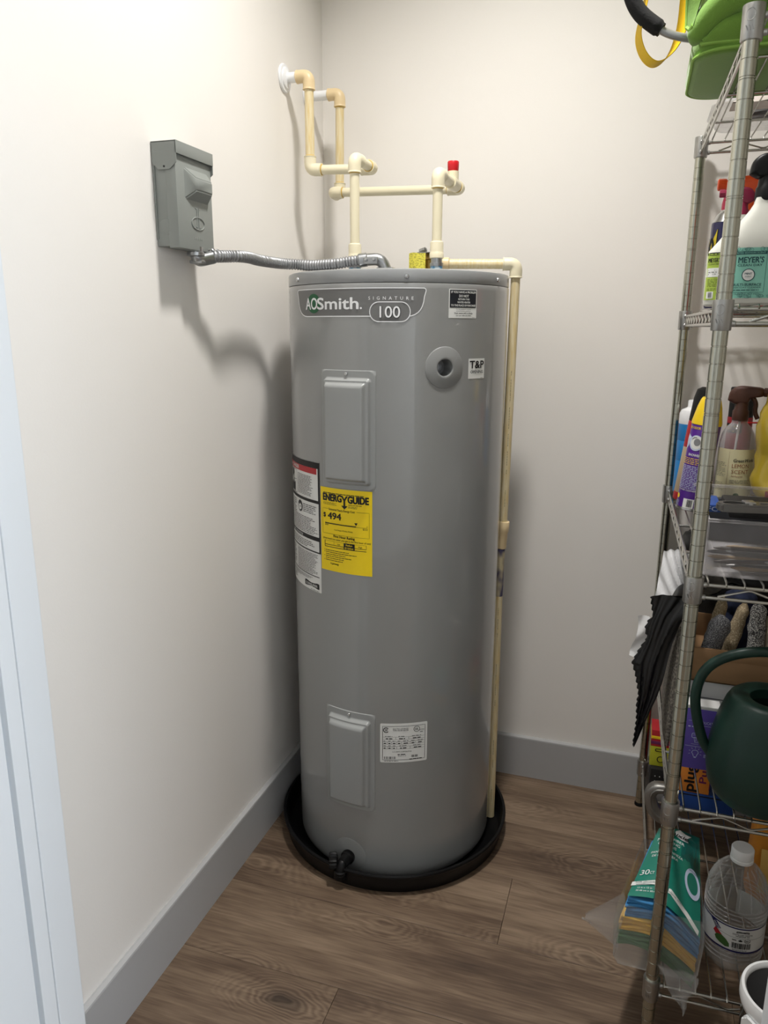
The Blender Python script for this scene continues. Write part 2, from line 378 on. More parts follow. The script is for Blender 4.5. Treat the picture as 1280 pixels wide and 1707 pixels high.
def plank(x0, x1, y0, y1):
    b = MB(); b.box((x0+GAP/2, y0+GAP/2, -.010), (x1-GAP/2, y1-GAP/2, 0), .0011)
    b.xf(Matrix.Translation((-x0, -y0, 0))); o = b.build('plank', M['wood'], fl, smooth=False); o.location = (x0, y0, 0)
rows = [(-.030, [.18, 1.40]), (-.242, [.29, 1.51]), (-.454, [.654, 1.87]), (-.666, [1.12]), (-.878, [.370, 1.59]), (-1.090, [.82]), (-1.302, [.42, 1.64])]
for ytop, js in rows:
    xs = [0]+js+[XR]
    for a, b in zip(xs[:-1], xs[1:]): plank(a, b, ytop-PW, min(ytop, 0))
plank(0, XR, -.030, 0)
for k in range(4): plank(-.6, 2.3, -1.726-PW*k, -1.514-PW*k)
# baseboards with a bevelled top
def baseboard(name, fn, L):
    prof = [(0, 0), (.0125, 0), (.0125, .122), (.0115, .1255), (.004, .1275), (0, .1275)]
    b = MB(); b.rings([[fn(t, d, z) for d, z in prof] for t in (0, L)]); struct(b.build(name, M['trim'], smooth=False))
baseboard('baseboard_left', lambda t, d, z: (d, YF+t, z), -YF)
baseboard('baseboard_back', lambda t, d, z: (.0125+t, -d, z), XR-.025)
baseboard('baseboard_right', lambda t, d, z: (XR-d, YF+t, z), -YF)
# door frame: jamb boards, stop groove, casing
def door_side(name, x, s):
    b = MB()
    b.box((min(x, x-s*.02), -1.45, 0), (max(x, x-s*.02), -1.3565, 2.05), .001)
    b.box((min(x, x-s*.02), -1.347, 0), (max(x, x-s*.02), -1.3222, 2.05), .001)
    b.box((min(x-s*.012, x-s*.02), -1.3565, 0), (max(x-s*.012, x-s*.02), -1.347, 2.05))
    struct(b.build(name, M['jamb'], smooth=False))
    c = MB(); c.box((min(x, x-s*.07), -1.320, 0), (max(x, x-s*.07), -1.270, 2.12), .002)
    c.box((min(x-s*.005, x-s*.07), -1.322, 0), (max(x-s*.005, x-s*.07), -1.318, 2.12))
    struct(c.build(name.replace('trim', 'trim')+'0', M['jamb'], smooth=False))
door_side('trim_1', .1, 1); door_side('trim_2', 1.03, -1)
b = MB(); b.box((.08, -1.45, 2.05), (1.05, -1.288, 2.07)); struct(b.build('trim_3', M['jamb'], smooth=False))

# ================================================================== water heater
CX, CY, TR = .312, -.319, .25
def cyl(theta0, R=TR):
    """u runs to the right as seen from the room, v is height"""
    t0 = math.radians(theta0)
    def fn(u, v, h):
        t = t0+u/R; return (CX+(R+h)*math.cos(t), CY+(R+h)*math.sin(t), v)
    return fn
def U(th, th0): return math.radians(th-th0)*TR
heater = thing('water_heater', 'tall grey electric water heater standing in a black drain pan', 'water heater', (CX, CY, .006))
# tank: plain cylinder grid, open behind the two fittings
TH_T, Z_T = -50.4, 1.216
TH_D, Z_D = -98.1, .060
b = MB(); NT = 180
zs = [.012, .016, .022, .03]+[.03+.009*k for k in range(1, 10)]+[.12+.06*k for k in range(0, 18)]+[1.19+.008*k for k in range(0, 8)]+[1.28, 1.33, 1.37, 1.3795, 1.3812, 1.382]
zs = sorted(set(round(z, 4) for z in zs))
for z in zs:
    r = TR-(.006*(1-(z-.012)/.018)**2 if z < .03 else 0)-(.0035 if z > 1.3815 else (.0008 if z > 1.3805 else 0))
    for k in range(NT): b.v.append((CX+r*math.cos(2*PI*k/NT), CY+r*math.sin(2*PI*k/NT), z))
for i in range(len(zs)-1):
    for k in range(NT):
        tm = math.degrees(2*PI*(k+.5)/NT); zm = (zs[i]+zs[i+1])/2
        d = math.hypot(((tm-TH_T+180) % 360-180)*PI/180*TR, zm-Z_T)
        if d < .024: continue
        j = (k+1) % NT; b.f.append((i*NT+k, i*NT+j, (i+1)*NT+j, (i+1)*NT+k))
b.f.append(tuple(reversed(range(NT)))); b.mi = [0]*len(b.f)
b.build('tank_jacket', M['tank'], heater, world=True)
b = MB(); b.lathe([(.2440, 1.3826), (.2491, 1.3826), (.2494, 1.3832), (.2492, 1.404), (.2478, 1.4075), (.244, 1.409), (.12, 1.412), (.001, 1.412)], (CX, CY, 0), seg=160, cap0=True)
b.build('top_lid', M['lid'], heater, world=True)
def on_cyl(th, z, R=TR): t = math.radians(th); return Vector((CX+R*math.cos(t), CY+R*math.sin(t), z)), Vector((math.cos(t), math.sin(t), 0))
def screw_head(th, z, R, parent, r=.0048):
    p, n = on_cyl(th, z, R)
    s = MB(); s.lathe([(r, 0), (r, .0012), (r*.8, .0028), (r*.35, .0034), (r*.3, .0024), (0.0003, .0022)], p, n, 16); s.build('screw', M['screw'], parent, world=True)
for th in (-132, -69.2, -15.8, 40, 100, 160): screw_head(th, 1.3935, .2492, heater)
# access covers: embossed two-step panels
def access_cover(th0, th1, z0, z1, H, sth):
    c = (th0+th1)/2; W = math.radians(th1-th0)*TR/2; fn = cyl(c); zc = (z0+z1)/2; hh = (z1-z0)/2
    def samples(L, n=18, fine=[.0, .001, .003, .006, .009, .0105, .012, .0135, .015, .017, .019, .021, .023, .0245, .026, .028, .031]):
        a = [-L+q for q in fine]+[-L+.036+(2*L-.072)*k/n for k in range(n+1)]+[L-q for q in reversed(fine)]
        return a
    us, vv = samples(W, 22), samples(hh, 24)
    def hgt(u, v):
        r = .012; dx, dy = abs(u)-(W-r), abs(v)-(hh-r)
        d = -(math.hypot(max(dx, 0), max(dy, 0))+min(max(dx, dy), 0)-r)
        du, dv = W-abs(u), hh-abs(v)-(.006 if v > 0 else 0)
        d2 = min(du-.002, dv); r2 = .008
        ex, ey = r2-min(d2*0+du-.010, r2), r2-min(dv-.010, r2)
        q = r2-math.hypot(max(ex, 0), max(ey, 0))          # inset from the raised panel's rounded edge
        h = .0018*min(1, max(0, d)/.001)
        def sm(t): t = min(1, max(0, t)); return t*t*(3-2*t)
        return h+H*.5*sm(q/.005)+H*.5*sm((q-.0085)/.007 if q < r2 else ((min(du-.010, dv-.010)-.0085)/.007))
    nu, nv = len(us), len(vv); bb = MB()
    V = [fn(u, zc+v, hgt(u, v)) for v in vv for u in us]
    F = [(j*nu+i, j*nu+i+1, (j+1)*nu+i+1, (j+1)*nu+i) for j in range(nv-1) for i in range(nu-1)]
    bb.add(V, F); o = bb.build('access_cover', M['cover'], heater, world=True, ang=60)
    screw_head(sth, z1-.0075, TR+.002, o, .004)
    return o
access_cover(-112.6, -83.0, .9600, 1.2100, .020, -97.7)
access_cover(-112.6, -83.2, .1900, .4400, .020, -97.5)
# T&P opening: grey disc, socket, threaded plug
p, n = on_cyl(TH_T, Z_T, TR-.002)
def collar_on(th, z, prof, name, label, well):
    fn = cyl(th); b = MB()
    b.rings([[fn(r*math.cos(2*PI*k/56), z+r*math.sin(2*PI*k/56), h) for k in range(56)] for r, h in prof], False, False)
    if well:
        p, n = on_cyl(th, z, TR); e1 = Vector((-n.y, n.x, 0)); r0 = prof[-1][0]
        b.rings([[fn(r0*math.cos(2*PI*k/56), z+r0*math.sin(2*PI*k/56), prof[-1][1]) for k in range(56)]]+[[tuple(p+n*d+e1*(r*math.cos(2*PI*k/56))+Zp_*(r*math.sin(2*PI*k/56))) for k in range(56)] for r, d in ((.0172, -.004), (.0172, -.050))], False, False)
    return b.build(name, M['plastic_grey'], heater, world=True, label=label, ang=50)
Zp_ = Vector((0, 0, 1))
o = collar_on(TH_T, Z_T, [(.0425, .0), (.0422, .0012), (.0412, .0017), (.0215, .0030), (.0182, .0036), (.0174, .0030)], 'port_collar', 'round grey collar of the open relief port', True)
MB().lathe([(.0175, -.046), (.0172, -.036), (.0125, -.036), (.0120, -.031), (.009, -.031), (.009, -.040), (.0002, -.040)], p, n, 24, cap0=False).build('threaded_plug', M['zinc'], o, world=True)
# drain valve low on the front
p, n = on_cyl(TH_D, Z_D, TR-.001)
o = collar_on(TH_D, Z_D, [(.0425, .0), (.0422, .0012), (.0412, .0017), (.0215, .0030), (.0182, .0036), (.0050, .0034)], 'valve_collar', 'round grey collar around the drain valve', False)
side = Vector((n.y, -n.x, 0))*-1                       # to the right seen from the room
side = Vector((-n.y, n.x, 0))
vz = p+Vector((0, 0, -.002))
v = MB(); v.lathe([(.015, 0), (.017, .004), (.017, .012), (.0135, .014), (.0125, .038)], vz-side*.0+n*.003, n, 24)
k0 = vz+n*.036
v.tube(fillet([k0-n*.010, k0+n*.004-side*.001, k0+n*.010-side*.002+Vector((0, 0, -.024))], .012), .0128, 18)
e = k0+n*.010-side*.002+Vector((0, 0, -.024))
v.lathe([(.0118, .012), (.0148, .011), (.0148, .006), (.0128, .005), (.0148, .004), (.0148, -.001), (.0128, -.002), (.0142, -.003), (.0142, -.008), (.010, -.008), (.0095, .002), (.0003, .002)], e, (0.03, 0, 1), 20)
vo = v.build('drain_valve', M['black'], heater, world=True, label='black drain valve with knob and hose thread')
k = MB(); kc = k0-side*.013+Vector((0, 0, .003)); pr = []
for i in range(28):
    a = 2*PI*i/28; pr.append((.0185+.0013*(1 if i % 2 else -1))) 
ax = (-side+n*.55).normalized(); q = Vector((0, 0, 1)).rotation_difference(ax)
rings = []
for h, s_ in ((.000, .55), (.003, .96), (.005, 1), (.018, 1), (.021, .9), (.0215, .3)):
    rings.append([tuple(kc+q @ Vector((pr[i]*s_*math.cos(2*PI*i/28), pr[i]*s_*math.sin(2*PI*i/28), h))) for i in range(28)])
k.rings(rings); k.build('valve_knob', M['black'], vo, world=True)

# ---- brand plate
T0 = -95.9; fn = cyl(T0)
uL, uR, vT, vB = U(-131.6, T0), U(-60.2, T0), 1.3715, 1.3172
oc, ov, orx, ory = U(-76.7, T0), 1.3258, .0405, .0190
left = [(uL+.004, vT), (uL+.0008, vT-.0015), (uL, vT-.005)]
for k in range(1, 9):
    t = k/8; left.append((uL+.003+(.036)*t**2.2, vT-.006-(vT-.006-vB)*(1-(1-t)**1.9)))
right = [(-u+(uL+uR), v) for u, v in left]
outline = left+[(uL+.06, vB), (0, vB), (uR-.06, vB)]+list(reversed(right))
bp_ = label_patch(fn, (0, 0, .001, .001), 0, 'brand_plate', M['logogrey'], heater) if False else None
pl = MB(); cu_n = 60; top = vT
def low(u):                                            # lower outline at u
    e = min(u-uL, uR-u)
    if e <= .0: return vT-.004
    pts = [(q[0]-uL, q[1]) for q in left[2:]]
    for (a, va), (b2, vb) in zip(pts[:-1], pts[1:]):
        if a <= e <= b2: return va+(vb-va)*(e-a)/max(1e-6, b2-a)
    return vB
V = []; F = []
for i in range(cu_n+1):
    t = .5-.5*math.cos(PI*i/cu_n); u = uL+(uR-uL)*t
    V += [fn(u, low(u), .0003), fn(u, vT-(.0015 if i in (0, cu_n) else 0), .0003)]
for i in range(cu_n): F.append((2*i, 2*i+2, 2*i+3, 2*i+1))
pl.add(V, F); bp_ = pl.build('brand_plate', M['logogrey'], heater, world=True, label='dark grey brand plate with white outline')
P = Print(fn, bp_)
P.line(outline, .0018, M['white_pl'], 1, closed=True)
P.poly(rrect(oc-orx, ov-ory, oc+orx, ov+ory, ory-.0005, 8), M['logogrey'], 2)
P.line(rrect(oc-orx, ov-ory, oc+orx, ov+ory, ory-.0005, 8), .0017, M['white_pl'], 4, closed=True)
P.poly(ellipse(U(-117.4, T0), 1.3430, .0205, .0195, 36), M['green'], 2)
P.text('AO', U(-123.4, T0), 1.3315, .0226, M['white_pl'], 4, bold=.022, width=.0375)
P.text('Smith', U(-114.6, T0), 1.3315, .0222, M['white_pl'], 4, bold=.032, width=.1010)
P.text('.', U(-90.6, T0), 1.3315, .02, M['white_pl'], 4, bold=.02)
P.text('S  I  G  N  A  T  U  R  E', U(-86.6, T0), 1.3490, .0062, M['white_pl'], 4, width=.0900)
P.text('100', oc+.0003, ov-.0112, .0218, M['ink'], 5, 'C', bold=.05, width=.0405)
P.text('100', oc, ov-.0110, .0218, M['white_pl'], 7, 'C', bold=.012, width=.0405)
P.done()

# ---- black and white return notice
T0 = -40.9; fn = cyl(T0); a, c = U(-49.0, T0), U(-33.0, T0)
o = label_patch(fn, (a, 1.3145, c, 1.3712), .001, 'notice_label', M['paper'], heater); P = Print(fn, o); W = c-a
P.rect(a+.002, 1.3350, c-.002, 1.3695, M['navyink'], 1)
for t, v, s, wd in (('IF YOU HAVE A PROBLEM', 1.3632, .0040, .92), ('DO NOT', 1.3555, .0047, .36), ('RETURN THIS', 1.3497, .0034, .42), ('WATER HEATER', 1.3438, .0034, .48), ('TO THE PLACE OF PURCHASE', 1.3375, .0038, .92)):
    P.text(t, 0, v, s, M['paper'], 3, 'C', bold=.03, width=W*wd*.95)
for t, v, s, wd, bo in (('For the installation concerns', 1.3308, .0022, .52, 0), ('and performance questions,', 1.3275, .0022, .52, 0), ('Visit www.whi.co/help', 1.3225, .0032, .66, .02), ('Or Call 1-800-250-9759', 1.3182, .0026, .52, 0)):
    P.text(t, 0, v, s, M['ink'], 3, 'C', bold=bo, width=W*wd)
P.fine(c-.012, c-.003, 1.3155, 1.3168, 1, M['ink'], 2, seed=3); P.done()
# ---- relief opening label
T0 = -31.4; fn = cyl(T0); a, c = U(-37.0, T0), U(-25.9, T0)
o = label_patch(fn, (a, 1.1918, c, 1.2332), .001, 'relief_port_label', M['paper'], heater); P = Print(fn, o)
P.text('T&P', 0, 1.2135, .0150, M['ink'], 2, 'C', bold=.035, width=.0415)
P.text('OPENING', 0, 1.2030, .0058, M['ink'], 2, 'C', bold=.02, width=.0375)
P.fine(c-.012, c-.003, 1.1930, 1.1948, 1, M['ink'], 2, seed=9); P.done()

# ---- danger label wrapping round the left
T0 = -115.2; fn = cyl(T0); uR_ = 0; uL_ = -.262; z0, z1 = .7085, 1.0080
o = label_patch(fn, (uL_, z0, uR_, z1), .002, 'danger_label', M['paper'], heater); P = Print(fn, o); K = M['ink']
P.rect(uL_, z1-.0135, uR_, z1, K, 1); P.rect(uR_-.0065, .9165, uR_, z1, K, 1); P.rect(uL_, .9155, uR_, .9225, K, 1)
P.rect(uL_+.004, z1-.027, uR_-.0105, z1-.0135, M['redink'], 2)
P.text('DANGER', -.110, z1-.0235, .0078, M['paper'], 4, 'C', bold=.03, width=.046)
P.poly([(-.160, z1-.0238), (-.153, z1-.0150), (-.146, z1-.0238)], M['paper'], 4)
P.fine(-.098, -.024, .9290, .9760, 15, K, 2, .52, 11)
# burning hand pictogram
P.line(rrect(-.168, .925, -.104, .979, .002, 2), .0010, K, 3, closed=True)
P.poly([(-.150, .927), (-.158, .946), (-.146, .938), (-.147, .955), (-.137, .940), (-.133, .958), (-.127, .939), (-.118, .949), (-.120, .927)], K, 3)
P.poly([(-.150, .977), (-.146, .968), (-.148, .958), (-.140, .962), (-.136, .957), (-.132, .964), (-.127, .968), (-.130, .977)], K, 3)
P.line([(-.165, .955), (-.148, .9575), (-.130, .954), (-.107, .957)], .0010, K, 3)
# manual icon and text
P.poly(ellipse(-.085, .8985, .0135, .0135, 28), K, 2)
P.poly([(-.094, .894), (-.094, .903), (-.087, .900), (-.084, .905), (-.077, .901), (-.077, .893), (-.084, .889), (-.090, .889)], M['paper'], 3)
P.poly([(-.0865, .8955), (-.0865, .8985), (-.082, .8985), (-.082, .8955)], K, 4)
P.fine(-.068, -.008, .8890, .9100, 5, K, 2, .5, 5)
P.fine(-.225, -.106, .8800, .9130, 7, K, 2, .5, 6)
P.fine(-.225, -.006, .8420, .8800, 10, K, 2, .5, 16)
P.rect(uL_, .8290, uR_, .8385, K, 1); P.rect(uR_-.0050, .8025, uR_, .9165, K, 1)
P.text('FOR SAFETY INFORMATION', -.115, .8312, .0048, M['paper'], 3, 'C', width=.085)
P.fine(-.225, -.010, .8090, .8260, 4, K, 2, .5, 8)
P.rect(uL_, .8010, uR_, .8040, K, 1)
P.fine(-.205, -.118, .7480, .7985, 16, K, 2, .5, 21); P.fine(-.108, -.010, .7480, .7985, 16, K, 2, .5, 22)
P.rect(uL_, .7435, uR_-.006, .7455, K, 1)
P.fine(-.215, -.030, .7310, .7415, 4, K, 2, .5, 23); P.fine(-.215, -.110, .7160, .7300, 4, K, 2, .5, 27)
P.poly(rrect(-.066, .7150, -.007, .7285, .002, 3), K, 2); P.text('CONSUMER', -.0365, .7190, .0055, M['paper'], 4, 'C', bold=.02, width=.048)
P.fine(-.040, -.006, .7100, .7130, 1, K, 2, .6, 30); P.done()

# ---- yellow energy label
T0 = -99.7; fn = cyl(T0); a, c = U(-114.6, T0), U(-84.8, T0); z0, z1 = .7700, .9583; W = c-a; H = z1-z0
o = label_patch(fn, (a, z0, c, z1), 0, 'energy_label', M['yellow'], heater, h=.0007); 
P = Print(lambda u, v, h, f=fn: f(u, v, h+.0004), o); K = M['ink']
def X(t): return a+W*t
def Y(t): return z1-H*t
P.fine(X(.07), X(.93), Y(.066), Y(.046), 1, K, 2, .6, 41, 1.4)
P.text('ENERG', X(.065), Y(.152), .0150, K, 2, bold=.06, width=W*.385)
P.text('GUIDE', X(.575), Y(.152), .0150, K, 2, bold=.06, width=W*.365)
P.poly([(X(.440), Y(.075)), (X(.475), Y(.075)), (X(.507), Y(.112)), (X(.540), Y(.075)), (X(.575), Y(.075)), (X(.525), Y(.13)), (X(.525), Y(.200)), (X(.490), Y(.200)), (X(.490), Y(.13))], K, 2)
P.poly([(X(.445), Y(.190)), (X(.57), Y(.190)), (X(.507), Y(.232))], K, 2)
P.fine(X(.065), X(.37), Y(.200), Y(.165), 3, K, 2, .5, 42); P.fine(X(.58), X(.86), Y(.178), Y(.165), 1, K, 2, .7, 43); P.fine(X(.58), X(.76), Y(.212), Y(.185), 2, K, 2, .6, 44)
for q in ([(X(.05), Y(.232)), (X(.05), Y(.505)), (X(.95), Y(.545)), (X(.95), Y(.222))],): P.line([(X(.17), Y(.250)), (X(.05), Y(.250)), (X(.05), Y(.548)), (X(.95), Y(.548)), (X(.95), Y(.250)), (X(.73), Y(.250))], .0005, K, 2)
P.text('Estimated Yearly Energy Cost', X(.445), Y(.263), .0046, K, 3, 'C', bold=.015, width=W*.51)
P.text('$', X(.07), Y(.350), .0095, K, 2, bold=.04); P.text('494', X(.17), Y(.366), .0142, K, 2, bold=.04, width=W*.27)
P.rect(X(.10), Y(.428), X(.72), Y(.416), K, 2); P.rect(X(.72), Y(.428), X(.915), Y(.425), K, 2); P.rect(X(.912), Y(.428), X(.917), Y(.400), K, 2)
P.poly([(X(.69), Y(.378)), (X(.75), Y(.378)), (X(.72), Y(.410))], K, 3)
P.text('$468', X(.10), Y(.450), .0036, K, 2, width=W*.075); P.text('$550', X(.84), Y(.455), .0040, K, 2, width=W*.085)
P.text('Cost Range of Similar Models', X(.48), Y(.498), .0032, K, 2, 'C', width=W*.36)
P.text('First Hour Rating', X(.49), Y(.582), .0056, K, 3, 'C', bold=.03, width=W*.41)
P.text('(How much hot water you get in the first hour of use)', X(.515), Y(.616), .0040, K, 3, 'C', bold=.012, width=W*.92)
P.line([(X(.09), Y(0.634)), (X(.90), Y(0.634))], .0004, K, 2); P.rect(X(.088), Y(0.702), X(.10), Y(0.632), K, 2)
P.rect(X(.09), Y(0.684), X(.90), Y(0.678), K, 2); P.rect(X(.09), Y(0.710), X(.90), Y(0.703), K, 2); P.rect(X(.897), Y(0.682), X(.902), Y(0.634), K, 2); P.rect(X(.29), Y(0.679), X(.293), Y(0.634), K, 2)
P.rect(X(.49), Y(0.706), X(.695), Y(0.632), K, 3)
P.text('Low', X(.39), Y(0.670), .0040, K, 3, 'C', width=W*.055); P.text('High', X(.795), Y(0.670), .0040, K, 3, 'C', width=W*.065)
P.text('Medium', X(.592), Y(0.664), .0040, M['yellow'], 5, 'C', bold=.02, width=W*.12); P.text('63 Gallons', X(.592), Y(0.698), .0042, M['yellow'], 5, 'C', bold=.02, width=W*.16)
for k, (t, e) in enumerate(((.752, .62), (.776, .80), (.800, .52), (.824, .66), (.848, .50), (.872, .52))):
    if k != 2 and k != 4: P.poly(ellipse(X(.085), Y(t-.005), .0009, .0009, 8), K, 2)
    P.fine(X(.11), X(e), Y(t), Y(t-.016), 1, K, 2, .62, 50+k, 1.3)
P.text('ftc.gov/energy', X(.30), Y(.915), .0040, K, 2, 'C', bold=.02, width=W*.17); P.done()

# ---- rating plate (the square code is left out)
T0 = -68.1; fn = cyl(T0); a, c = U(-80.6, T0), U(-55.7, T0); z0, z1 = .3235, .4225; W = c-a; H = z1-z0
sk = .025
fn2 = lambda u, v, h, f=fn: f(u, v+u*sk, h)
o = label_patch(fn2, (a, z0, c, z1), .003, 'rating_plate', M['paper'], heater); P = Print(fn2, o); K = M['ink']; G = M['greyink']
P.line([(X(.05), Y(.07)), (X(.95), Y(.07)), (X(.95), Y(.93)), (X(.05), Y(.93))], .0010, K, 2, closed=True)
P.line(ellipse(X(.125), Y(.165), .0058, .0058, 20)[2:19], .0020, K, 2); P.text('SF', X(.13), Y(.19), .0052, K, 3, 'C', bold=.03)
P.line(ellipse(X(.77), Y(.16), .0068, .0068, 24), .0012, K, 2, closed=True); P.text('UL', X(.77), Y(.185), .0052, K, 3, 'C', bold=.03, width=.0070)
P.text('ELECTRIC STORAGE', X(.43), Y(.150), .0034, K, 2, 'C', width=W*.32); P.text('TANK WATER HEATER', X(.43), Y(.190), .0034, K, 2, 'C', width=W*.33)
P.text('LISTED', X(.88), Y(.205), .0032, K, 2, 'C', width=W*.10); P.fine(X(.84), X(.92), Y(.25), Y(.22), 1, K, 2, .7, 60)
for k, (t, cells) in enumerate(((.345, [.05, .33, .60, .95]), (.465, [.05, .155, .24, .35, .45, .63, .75, .95]), (.585, [.05, .15, .25, .35, .63, .95]))):
    P.rect(X(.06), Y(t), X(.94), Y(t-.005), G, 2); P.rect(X(.06), Y(t+.062), X(.94), Y(t+.057), G, 2)
    for i, x in enumerate(cells[1:-1]): P.rect(X(x)-.0003, Y(t+.06), X(x)+.0003, Y(t), G, 2)
    for i, (x, y) in enumerate(zip(cells[:-1], cells[1:])):
        P.fine(X(x+(y-x)*.25), X(x+(y-x)*.8), Y(t+.050), Y(t+.012), 1, K, 2, .8, 70+k*9+i); P.fine(X(x+(y-x)*.2), X(x+(y-x)*.8), Y(t-.012), Y(t-.045), 1, G, 2, .6, 90+k*9+i)
P.text('A. O. SMITH CORPORATION', X(.46), Y(.735), .0030, K, 2, 'C', width=W*.40); P.fine(X(.37), X(.55), Y(.80), Y(.765), 1, K, 2, .75, 63); P.text('ASHLAND CITY, TN', X(.46), Y(.84), .0028, K, 2, 'C', width=W*.17)
P.bars(X(.085), X(.33), Y(.905), Y(.84), K, 3, 5, 16); P.bars(X(.66), X(.80), Y(.875), Y(.815), K, 3, 6, 12)
P.fine(X(.09), X(.43), Y(.965), Y(.94), 1, K, 2, .7, 66); P.fine(X(.62), X(.93), Y(.925), Y(.90), 1, K, 2, .7, 67); P.done()

# ---- junction plate on the lid
b = MB(); b.box((.255, -.445, 1.410), (.345, -.375, 1.4135), .001)
b.build('junction_cover', M['zinc'], heater, world=True, label='small steel plate where the conduit enters the lid')

# ================================================================== drain pan
pan = tag(MB().lathe([(.001, 0), (.282, 0), (.286, .004), (.2925, .044), (.2965, .046), (.2975, .050), (.2955, .053), (.2900, .053), (.2880, .050), (.2825, .010), (.278, .0055), (.001, .0055)], (0, 0, 0), seg=120, cap0=False, cap1=False).build('drain_pan', M['black'], ang=50),
          'round black plastic drain pan on the floor under the water heater', 'pan'); pan.location = (CX, CY, .0005)

# ================================================================== pipes
def pipe(path, r, m, name, parent, seg=20):
    return MB().tube(path, r, seg).build(name, m, parent, world=True)
PR, ER = .0108, .0142
def elbow(a, c, d, m, parent, L=.030, name='elbow', r=ER, glue=True):
    """90 degree elbow at c; a, d are unit directions out of it"""
    a, c, d = Vector(a), Vector(c), Vector(d); b = MB()
    pts = fillet([c+a*L, c+a*.012, c, c+d*.012, c+d*L][0:1]+[c]+[c+d*L], .021, 10)
    b.tube(pts, lambda t: r, 22)
    for q in (a, d): b.lathe([(r, -.003), (r+.0006, -.0024), (r+.0006, 0), (PR+.0003, .0002)], c+q*L, q, 22, cap0=False, cap1=False)
    o = b.build(name, m, parent, world=True, ang=50)
    if glue:
        for q in (a, d): MB().lathe([(PR+.0015, -.0004), (PR+.0019, .0006), (PR+.0003, .0022)], c+q*L, q, 20, cap0=False, cap1=False).build('glue_ring', M['glue'], o, world=True)
    return o
Xp, Yp, Zp = Vector((1, 0, 0)), Vector((0, 1, 0)), Vector((0, 0, 1))
def escutcheon(y, z, parent):
    o = MB().lathe([(.031, 0), (.0315, .002), (.0295, .005), (.024, .006), (.022, .009), (.0165, .0105), (.0125, .0125), (.0125, .014)], (.0002, y, z), (1, 0, 0), 36).build('wall_flange', M['white_pl'], parent, world=True, label='round white wall flange')
    return o
# left pipe
aY, aZ = -.239, 1.866; A0 = Vector((.064, aY, aZ)); A1 = Vector((.064, aY, 1.662)); A2 = Vector((.224, aY, 1.656)); A3 = Vector((.216, -.345, 1.659))
lp = thing('supply_pipe', 'cream plastic pipe rising from left of heater top to the front wall flange', 'pipe', (.216, -.345, 1.412))
escutcheon(aY, aZ, lp)
pipe([(.012, aY, aZ), (A0.x-.024, aY, aZ)], PR+.0006, M['white_pl'], 'stub_pipe', lp)
elbow(-Xp, A0, -Zp, M['cpvc_tan'], lp, .030, glue=False)
pipe([A0-Zp*.026, A1+Zp*.026], PR, M['cpvc_old'], 'pipe_run', lp)
elbow(Zp, A1, (A2-A1).normalized(), M['cpvc'], lp)
pipe([A1+(A2-A1).normalized()*.026, A2-(A2-A1).normalized()*.026], PR, M['cpvc'], 'pipe_run', lp)
elbow((A1-A2).normalized(), A2, (A3-A2).normalized(), M['cpvc'], lp)
pipe([A2+(A3-A2).normalized()*.026, A3-(A3-A2).normalized()*.026], PR, M['cpvc'], 'pipe_run', lp)
elbow((A2-A3).normalized(), A3, -Zp, M['cpvc'], lp)
pipe([A3-Zp*.026, (A3.x, A3.y, 1.470)], PR, M['cpvc'], 'pipe_run', lp)
def adapter(x, y, zt, parent):
    MB().lathe([(PR+.0003, .002), (.0142, 0), (.0146, -.002), (.0146, -.020), (.0150, -.022), (.0156, -.023), (.0156, -.033), (.0140, -.034)], (x, y, zt), (0, 0, 1), 26).build('adapter', M['cpvc'], parent, world=True)
    b = MB(); b.lathe([(.0130, -.034), (.0130, -.040), (.0155, -.041), (.0155, -.050), (.0130, -.051), (.0120, zb)] if False else [(.0128, -.034), (.0128, -.043), (.0150, -.0435), (.0150, -.0505), (.0126, -.051)], (x, y, zt), (0, 0, 1), 6 if False else 24, cap1=False)
    n_ = b.build('threaded_nipple', M['zinc'], parent, world=True)
    MB().lathe([(.0128, -.050), (.0138, -.052), (.0134, -.056), (.0140, -.060), (.0132, -.0665)], (x, y, zt), (0, 0, 1), 20).build('thread_tape', M['tape'], n_, world=True)
adapter(A3.x, A3.y, 1.478, lp)
# right pipe
bY = -.100; B0 = Vector((.087, bY, 1.862)); B1 = Vector((.085, bY, 1.628)); B2 = Vector((.085, -.150, 1.624)); B3 = Vector((.412, -.150, 1.617)); B4 = Vector((.406, -.340, 1.619))
rp_ = thing('supply_pipe', 'cream plastic pipe with red valve cap rising from right of heater top', 'pipe', (.406, -.340, 1.412))
escutcheon(bY, 1.862, rp_)
pipe([(.012, bY, 1.862), (B0.x-.024, bY, 1.862)], PR+.0006, M['white_pl'], 'stub_pipe', rp_)
elbow(-Xp, B0, -Zp, M['cpvc_tan'], rp_)
pipe([B0-Zp*.026, B1+Zp*.026], PR, M['cpvc_old'], 'pipe_run', rp_)
elbow(Zp, B1, -Yp, M['cpvc'], rp_, .026)
elbow(Yp, B2, (B3-B2).normalized(), M['cpvc'], rp_, .027)
d = (B3-B2).normalized(); pipe([B2+d*.024, B3-d*.024], PR, M['cpvc'], 'pipe_run', rp_)
e_ = (B4-B3).normalized(); elbow(-d, B3, e_, M['cpvc'], rp_)
T = B3+e_*.068
pipe([B3+e_*.026, T-e_*.022], PR, M['cpvc'], 'pipe_run', rp_)
tb = MB(); tb.tube([T-e_*.025, T+e_*.025], ER+.0005, 22); tb.tube([T, T+Zp*.026], ER-.001, 20)
to = tb.build('tee', M['cpvc'], rp_, world=True); cp = T+Zp*.026
cb = MB(); rr_ = []
